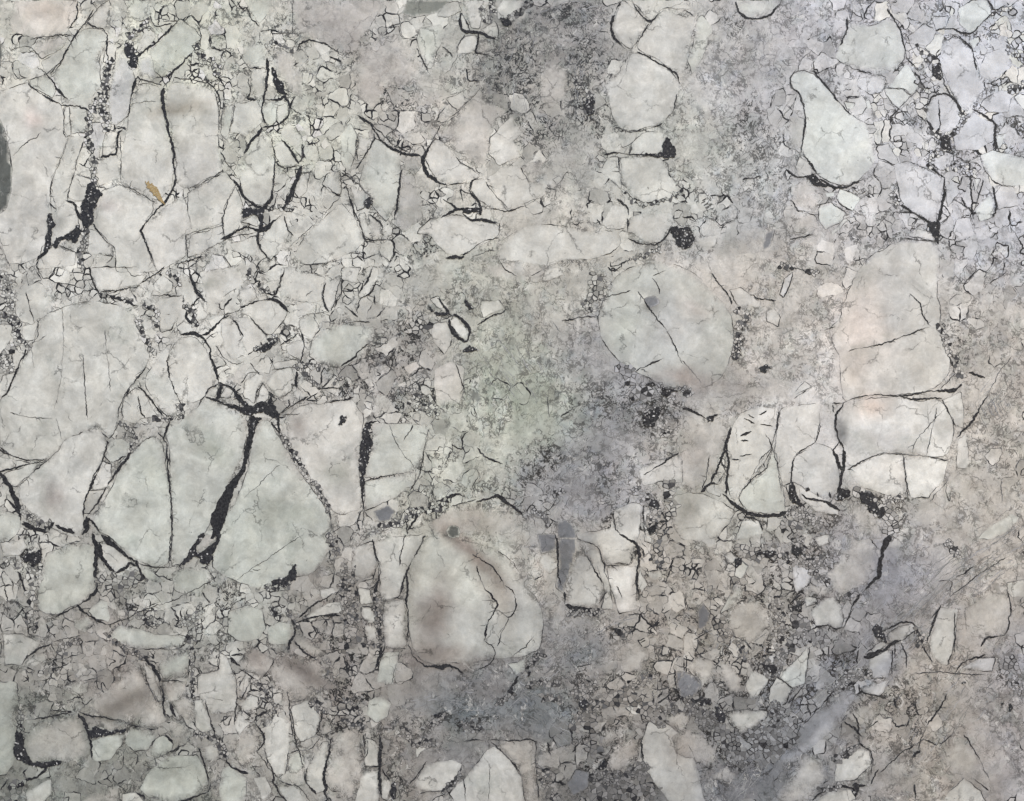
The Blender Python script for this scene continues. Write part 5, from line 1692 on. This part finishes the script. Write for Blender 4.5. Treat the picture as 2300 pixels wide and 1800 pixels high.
for fi, path in enumerate(FLOW):
    rp = resample(list(path), 6.0)
    for k in range(FN[fi]):
        a = rnd.randrange(max(1, len(rp) - 12)); ln = rnd.randint(4, 26 if fi < 2 else 10)
        seg = rp[a:a + ln]
        if len(seg) < 3: continue
        dx, dy = seg[-1][0] - seg[0][0], seg[-1][1] - seg[0][1]; l = math.hypot(dx, dy) + 1e-6
        off = rnd.gauss(0, FS[fi] * .55); q = [(x - dy / l * off + 9 * mn.noise((x * .02, y * .02, k * .7)), y + dx / l * off + 9 * mn.noise((x * .02, y * .02, k * .7 + 50))) for x, y in seg]
        if any(covered(x, y) for x, y in (q[0], q[len(q) // 2], q[-1])): continue
        vs, fs, ts = ribbon(q, [.4, rnd.uniform(.4, 1.5), .3], fi * 40 + k * .7, .17 + .004 * (k % 30), wmin=.1)
        g_ = rnd.choice((104, 118, 126, 134, 150, 160)); cl = lin((g_ - 2, g_, g_ + rnd.uniform(0, 8)))
        o = len(fv); fv += vs; ff += [[z + o for z in f] for f in fs]; ft += [cl * rnd.uniform(.9, 1.1)] * len(vs)
link_mesh('flow_streaks', fv, ff, SHARD, slab, np.array(ft), kind='stuff')
link_mesh('hairline_veins', hv, hf, VEIN, slab, np.array(ht), kind='stuff')
# broken dark seams round the fragments
ov, of, ot = [], [], []
for tone, p, ci in outline:
    amp = dict(T=.35, M=.5, E=.3, P=.7, S=.8, D=.8, W=.9).get(tone, 1.25)
    seg = []; n = len(p)
    for k in range(n + 1):
        x, y = p[k % n]
        w = amp * max(0, .55 + 1.9 * mn.noise((x * .022, y * .022, ci * .37)) + 1.0 * mn.noise((x * .09, y * .09, 5.5)))
        if w > .12: seg.append((x, y, min(w, 2.4)))
        if (w <= .12 or k == n) and seg:
            if len(seg) > 3:
                vs, fs, ts = ribbon([(a, b) for a, b, _ in seg], [c * OK for _, _, c in seg], ci * .9, 1.02, closed=True, wmin=.1)
                o = len(ov); ov += vs; ot += ts; of += [[z + o for z in f] for f in fs]
            seg = []
link_mesh('fragment_seams', ov, of, VEIN, slab, np.array(ot), kind='stuff')

def voronoi_cells(pitch, test, seed, ax=1.0, ay=1.0, off_=0):
    pts = {}
    nxx, nyy = int(2182 / pitch / ax) + 8 + 2 * off_, int(1708 / pitch / ay) + 8 + 2 * off_
    def P(i, j):
        if (i, j) not in pts:
            R2 = random.Random(i * 7919 + j * 104729 + seed)
            pts[(i, j)] = ((i - 3 - off_ + R2.random()) * pitch * ax, (j - 3 - off_ + R2.random()) * pitch * ay)
        return pts[(i, j)]
    for j in range(nyy):
        for i in range(nxx):
            c = P(i, j)
            t = test(c)
            if t <= 0: continue
            h = pitch * 1.6 * max(ax, ay)
            poly = [(c[0] - h, c[1] - h), (c[0] + h, c[1] - h), (c[0] + h, c[1] + h), (c[0] - h, c[1] + h)]
            for dj in (-2, -1, 0, 1, 2):
                for di in (-2, -1, 0, 1, 2):
                    if di == dj == 0: continue
                    q = P(i + di, j + dj); mx, my = (c[0] + q[0]) / 2, (c[1] + q[1]) / 2; nx_, ny_ = q[0] - c[0], q[1] - c[1]
                    out = []
                    for k in range(len(poly)):
                        a, b = poly[k], poly[(k + 1) % len(poly)]
                        da = (a[0] - mx) * nx_ + (a[1] - my) * ny_; db = (b[0] - mx) * nx_ + (b[1] - my) * ny_
                        if da <= 0: out.append(a)
                        if (da < 0 < db) or (db < 0 < da):
                            u = da / (da - db); out.append((a[0] + (b[0] - a[0]) * u, a[1] + (b[1] - a[1]) * u))
                    poly = out
                    if len(poly) < 3: break
                if len(poly) < 3: break
            if len(poly) >= 3: yield c, poly, t
# ---------------------------------------------------------------- fragments packed between the large ones
pk_v, pk_f, pk_t, pk_m, pc_list = [], [], [], [], []
def pack_test(lo, hi, sgn):
    def test(c):
        v = float(blobs(np.array([c]), CRACK)[0])
        if not (X0 + 20 < c[0] < 2490 and Y0 + 20 < c[1] < 1965): return 0
        if c[0] < 0 or c[1] < 0 or c[0] > 2182 or c[1] > 1708: v = max(v, .46)      # the slab goes on beyond the picture
        if sgn * (mn.noise((c[0] * .02, c[1] * .02, 66.0)) - .10) < -.02: return 0
        if not (lo <= v + .25 * mn.noise((c[0] * .03, c[1] * .03, 88.0))) or covered(*c): return 0
        return v
    return test
for pitch, lo, sgn, hh in ((34.0, .28, -1, .10), (15.0, .40, 1, .16)):
    cells = list(voronoi_cells(pitch, pack_test(lo, 2, sgn), int(pitch), 1.0, 1.0, int(290 / pitch)))
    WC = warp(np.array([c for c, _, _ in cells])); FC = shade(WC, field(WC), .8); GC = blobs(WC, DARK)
    for (c, poly, t_), fc, gd in zip(cells, FC, GC):
        cx_, cy_ = sum(p[0] for p in poly) / len(poly), sum(p[1] for p in poly) / len(poly)
        k = rnd.uniform(.90, .985)
        q = [(cx_ + (p[0] - cx_) * k, cy_ + (p[1] - cy_) * k) for p in poly]
        q = resample(chaikin(q, rnd.uniform(.03, .10)), 3.2, True)
        q = rough(q, 5.0, 5.5, .045)
        if rnd.random() < .80:
            o = len(pk_v); pk_v += [W(x, y, hh) for x, y in q]; pk_f.append(list(range(o, o + len(q))))
            g_ = fc.mean(); hi_ = max(g_, .5)
            sm_ = float(blobs(np.array([c]), SMOOTH)[0]); sm_ = max(sm_, .45 * min(1, t_)); fc = fc * (1 - .5 * sm_) + lin((203, 204, 201)) * .5 * sm_
            base = fc * rnd.uniform(.9, 1.28) if rnd.random() < .82 else fc * rnd.uniform(.7, .95)
            base = np.minimum(base, .66)
            pk_t += [base] * len(q); pk_m += [(t_ * .35, gd * .6, .12 + .35 * rnd.random() * (1 - .6 * sm_))] * len(q)
        pc_list.append((q, rnd.random(), t_))
link_mesh('packed_fragments', pk_v, pk_f, STONE, slab, np.array(pk_t), np.array(pk_m), 'stuff')
sv2, sf2, stt2 = [], [], []
for n_, (q, r_, t_) in enumerate(pc_list):
    seg = []; n = len(q)
    for k in range(n + 1):
        x, y = q[k % n]
        w = 1.5 * max(0, .58 + 1.9 * mn.noise((x * .03, y * .03, 2.2)) + 1.5 * mn.noise((x * .12, y * .12, 5.5)))
        if w > .12: seg.append((x, y, min(w, 3.6)))
        if (w <= .12 or k == n) and seg:
            if len(seg) > 2:
                vs, fs, ts = ribbon([(a, b) for a, b, _ in seg], [c for _, _, c in seg], n_ * .9, .20, closed=True, wmin=.1)
                o = len(sv2); sv2 += vs; stt2 += ts; sf2 += [[z + o for z in f] for f in fs]
            seg = []
link_mesh('crackle_veins', sv2, sf2, VEIN, slab, np.array(stt2), kind='stuff')

# pools of black mineral
pv, pf, pt = [], [], []
for k, pts in enumerate(pools):
    p = rough(rough(resample(chaikin(pts, .12), 1.5, True), 5.0, k * 3.3, .07), 2.0, k * 1.3, .3)
    r = delaunay_2d_cdt([Vector(q) for q in p], [], [list(range(len(p)))], 1, 1e-4)
    vs = [W(v.x, v.y, 2.12 + .02 * (k % 40)) for v in r[0]]
    fs = [list(f) for f in r[2]]
    if not fs: continue
    link_mesh('dark_mineral_pocket', vs, fs, VEIN, slab, np.tile(DK * rnd.uniform(.8, 1.5), (len(vs), 1)))

# ---------------------------------------------------------------- crushed seams: shards in black mineral
def make_test(lines):
    G = 20; grid = {}
    for w, pts in lines:
        for x, y in resample(pts, 4) if len(pts) > 1 else pts:
            grid.setdefault((int(x // G), int(y // G)), []).append((x, y, w * .5))
    mx = int(max([w for w, _ in lines] or [1]) / 2 / G) + 1
    def test(c):
        i, j = int(c[0] // G), int(c[1] // G); best = 0
        for a in range(i - mx, i + mx + 1):
            for b in range(j - mx, j + mx + 1):
                for x, y, r in grid.get((a, b), ()):
                    d = math.hypot(c[0] - x, c[1] - y) / r
                    if d < 1.25: best = max(best, 1.25 - d)
        if best <= 0: return 0
        n = mn.noise((c[0] * .05, c[1] * .05, 41.0))
        return best if best + .55 * n > .38 else 0
    return test
dv, df, dt, sv, sf, st_ = [], [], [], [], [], []
narrow = [r for r in rubble if r[0] < 22]; wide = [r for r in rubble if r[0] >= 22]
for lines, pitches in ((narrow, (6.0,)), (wide, (5.6, 8.8))):
    for pn, pitch in enumerate(pitches):
        sub = lines if len(pitches) == 1 else [l for k, l in enumerate(lines) if k % 2 == pn]
        if not sub: continue
        cells = list(voronoi_cells(pitch, make_test(sub), 100 + pn * 17 + (0 if lines is narrow else 50), *((.72, 1.45) if lines is narrow else (1.35, .85))))
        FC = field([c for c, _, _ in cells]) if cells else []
        for (c, poly, t), fc in zip(cells, FC):
            lay = .05 * pn + (.0 if lines is narrow else .1)
            cc = (sum(p[0] for p in poly) / len(poly), sum(p[1] for p in poly) / len(poly))
            prob = min(1, .35 + t * 1.0) * (1.05 if lines is narrow else .82)
            if rnd.random() < prob:
                o = len(dv); k = 1.02
                q = [(cc[0] + (p[0] - cc[0]) * k, cc[1] + (p[1] - cc[1]) * k) for p in poly]
                dv += [W(x, y, 1.0 + lay + rnd.uniform(-.02, .02)) for x, y in q]; df.append(list(range(o, o + len(q))))
                g = rnd.uniform(0, .7) ** 2; dt += [DK * (1 - g) + GRY * g * 1.4] * len(q)
            if rnd.random() < (.74 if lines is narrow else .84):
                k = rnd.uniform(.55, .95) if lines is narrow else rnd.uniform(.66, .96); q = [(cc[0] + (p[0] - cc[0]) * k, cc[1] + (p[1] - cc[1]) * k) for p in poly]
                q = rough(q, 1.6, 3.3, .2)
                o = len(sv); sv += [W(x, y, 1.35 + lay) for x, y in q]; sf.append(list(range(o, o + len(q))))
                tn = fc * rnd.uniform(.45, 1.25); st_ += [np.minimum(tn, .6)] * len(q)
link_mesh('crushed_seam_mineral', dv, df, VEIN, slab, np.array(dt), kind='stuff')
link_mesh('crushed_shards', sv, sf, SHARD, slab, np.array(st_), kind='stuff')

# pale splinters floating in the black pockets
pool_sh_v, pool_sh_f, pool_sh_t = [], [], []
for k, pts in enumerate(pools):
    xs = [q[0] for q in pts]; ys = [q[1] for q in pts]; ar = area(pts)
    for _ in range(int(ar / 30) + 1):
        x, y = rnd.uniform(min(xs), max(xs)), rnd.uniform(min(ys), max(ys))
        if not inside(np.array([(x, y)]), pts)[0]: continue
        r_ = rnd.uniform(.8, 2.6) * (1.4 if rnd.random() < .2 else 1); a0 = rnd.uniform(0, 6.28); el = rnd.uniform(.4, 1)
        m = rnd.randint(4, 6); o = len(pool_sh_v); th = rnd.uniform(0, 3.14)
        for q in range(m):
            a = a0 + q * 6.283 / m + rnd.uniform(-.35, .35); u, v = r_ * math.cos(a), r_ * el * math.sin(a)
            pool_sh_v.append(W(x + u * math.cos(th) - v * math.sin(th), y + u * math.sin(th) + v * math.cos(th), 3.0 + .03 * (_ % 9)))
        pool_sh_f.append(list(range(o, o + m))[::-1]); tn = rnd.choice((.06, .12, .2, .34, .5)) * rnd.uniform(.8, 1.1)
        pool_sh_t += [(tn, tn, tn * 1.02)] * m
link_mesh('pocket_splinters', pool_sh_v, pool_sh_f, SHARD, slab, np.array(pool_sh_t), kind='stuff')

# ---------------------------------------------------------------- the rust-coloured stain by the long vertical vein
stain = [(309, 385), (313, 391), (314.5, 388), (317, 385.5), (318.5, 391), (321, 393), (325, 390), (326, 395), (330, 397), (335, 399), (337, 404), (340, 410), (343, 417), (347, 426), (353, 438),
         (347, 433.5), (342, 430), (338, 427), (333, 420), (330, 417), (327.5, 418), (326, 412), (322, 409), (318.5, 407), (320, 403.5), (315, 402), (311.5, 399), (314.5, 397), (311, 392)]
p = rough(resample(stain, .8, True), .9, 4.4, .5)
r = delaunay_2d_cdt([Vector(q) for q in p], [], [list(range(len(p)))], 1, 1e-4)
so = link_mesh('rust_stain', [W(v.x, v.y, 2.3) for v in r[0]], [list(f) for f in r[2]], STAIN, slab)
so['label'] = 'ragged golden brown rust stain tapering to a point'
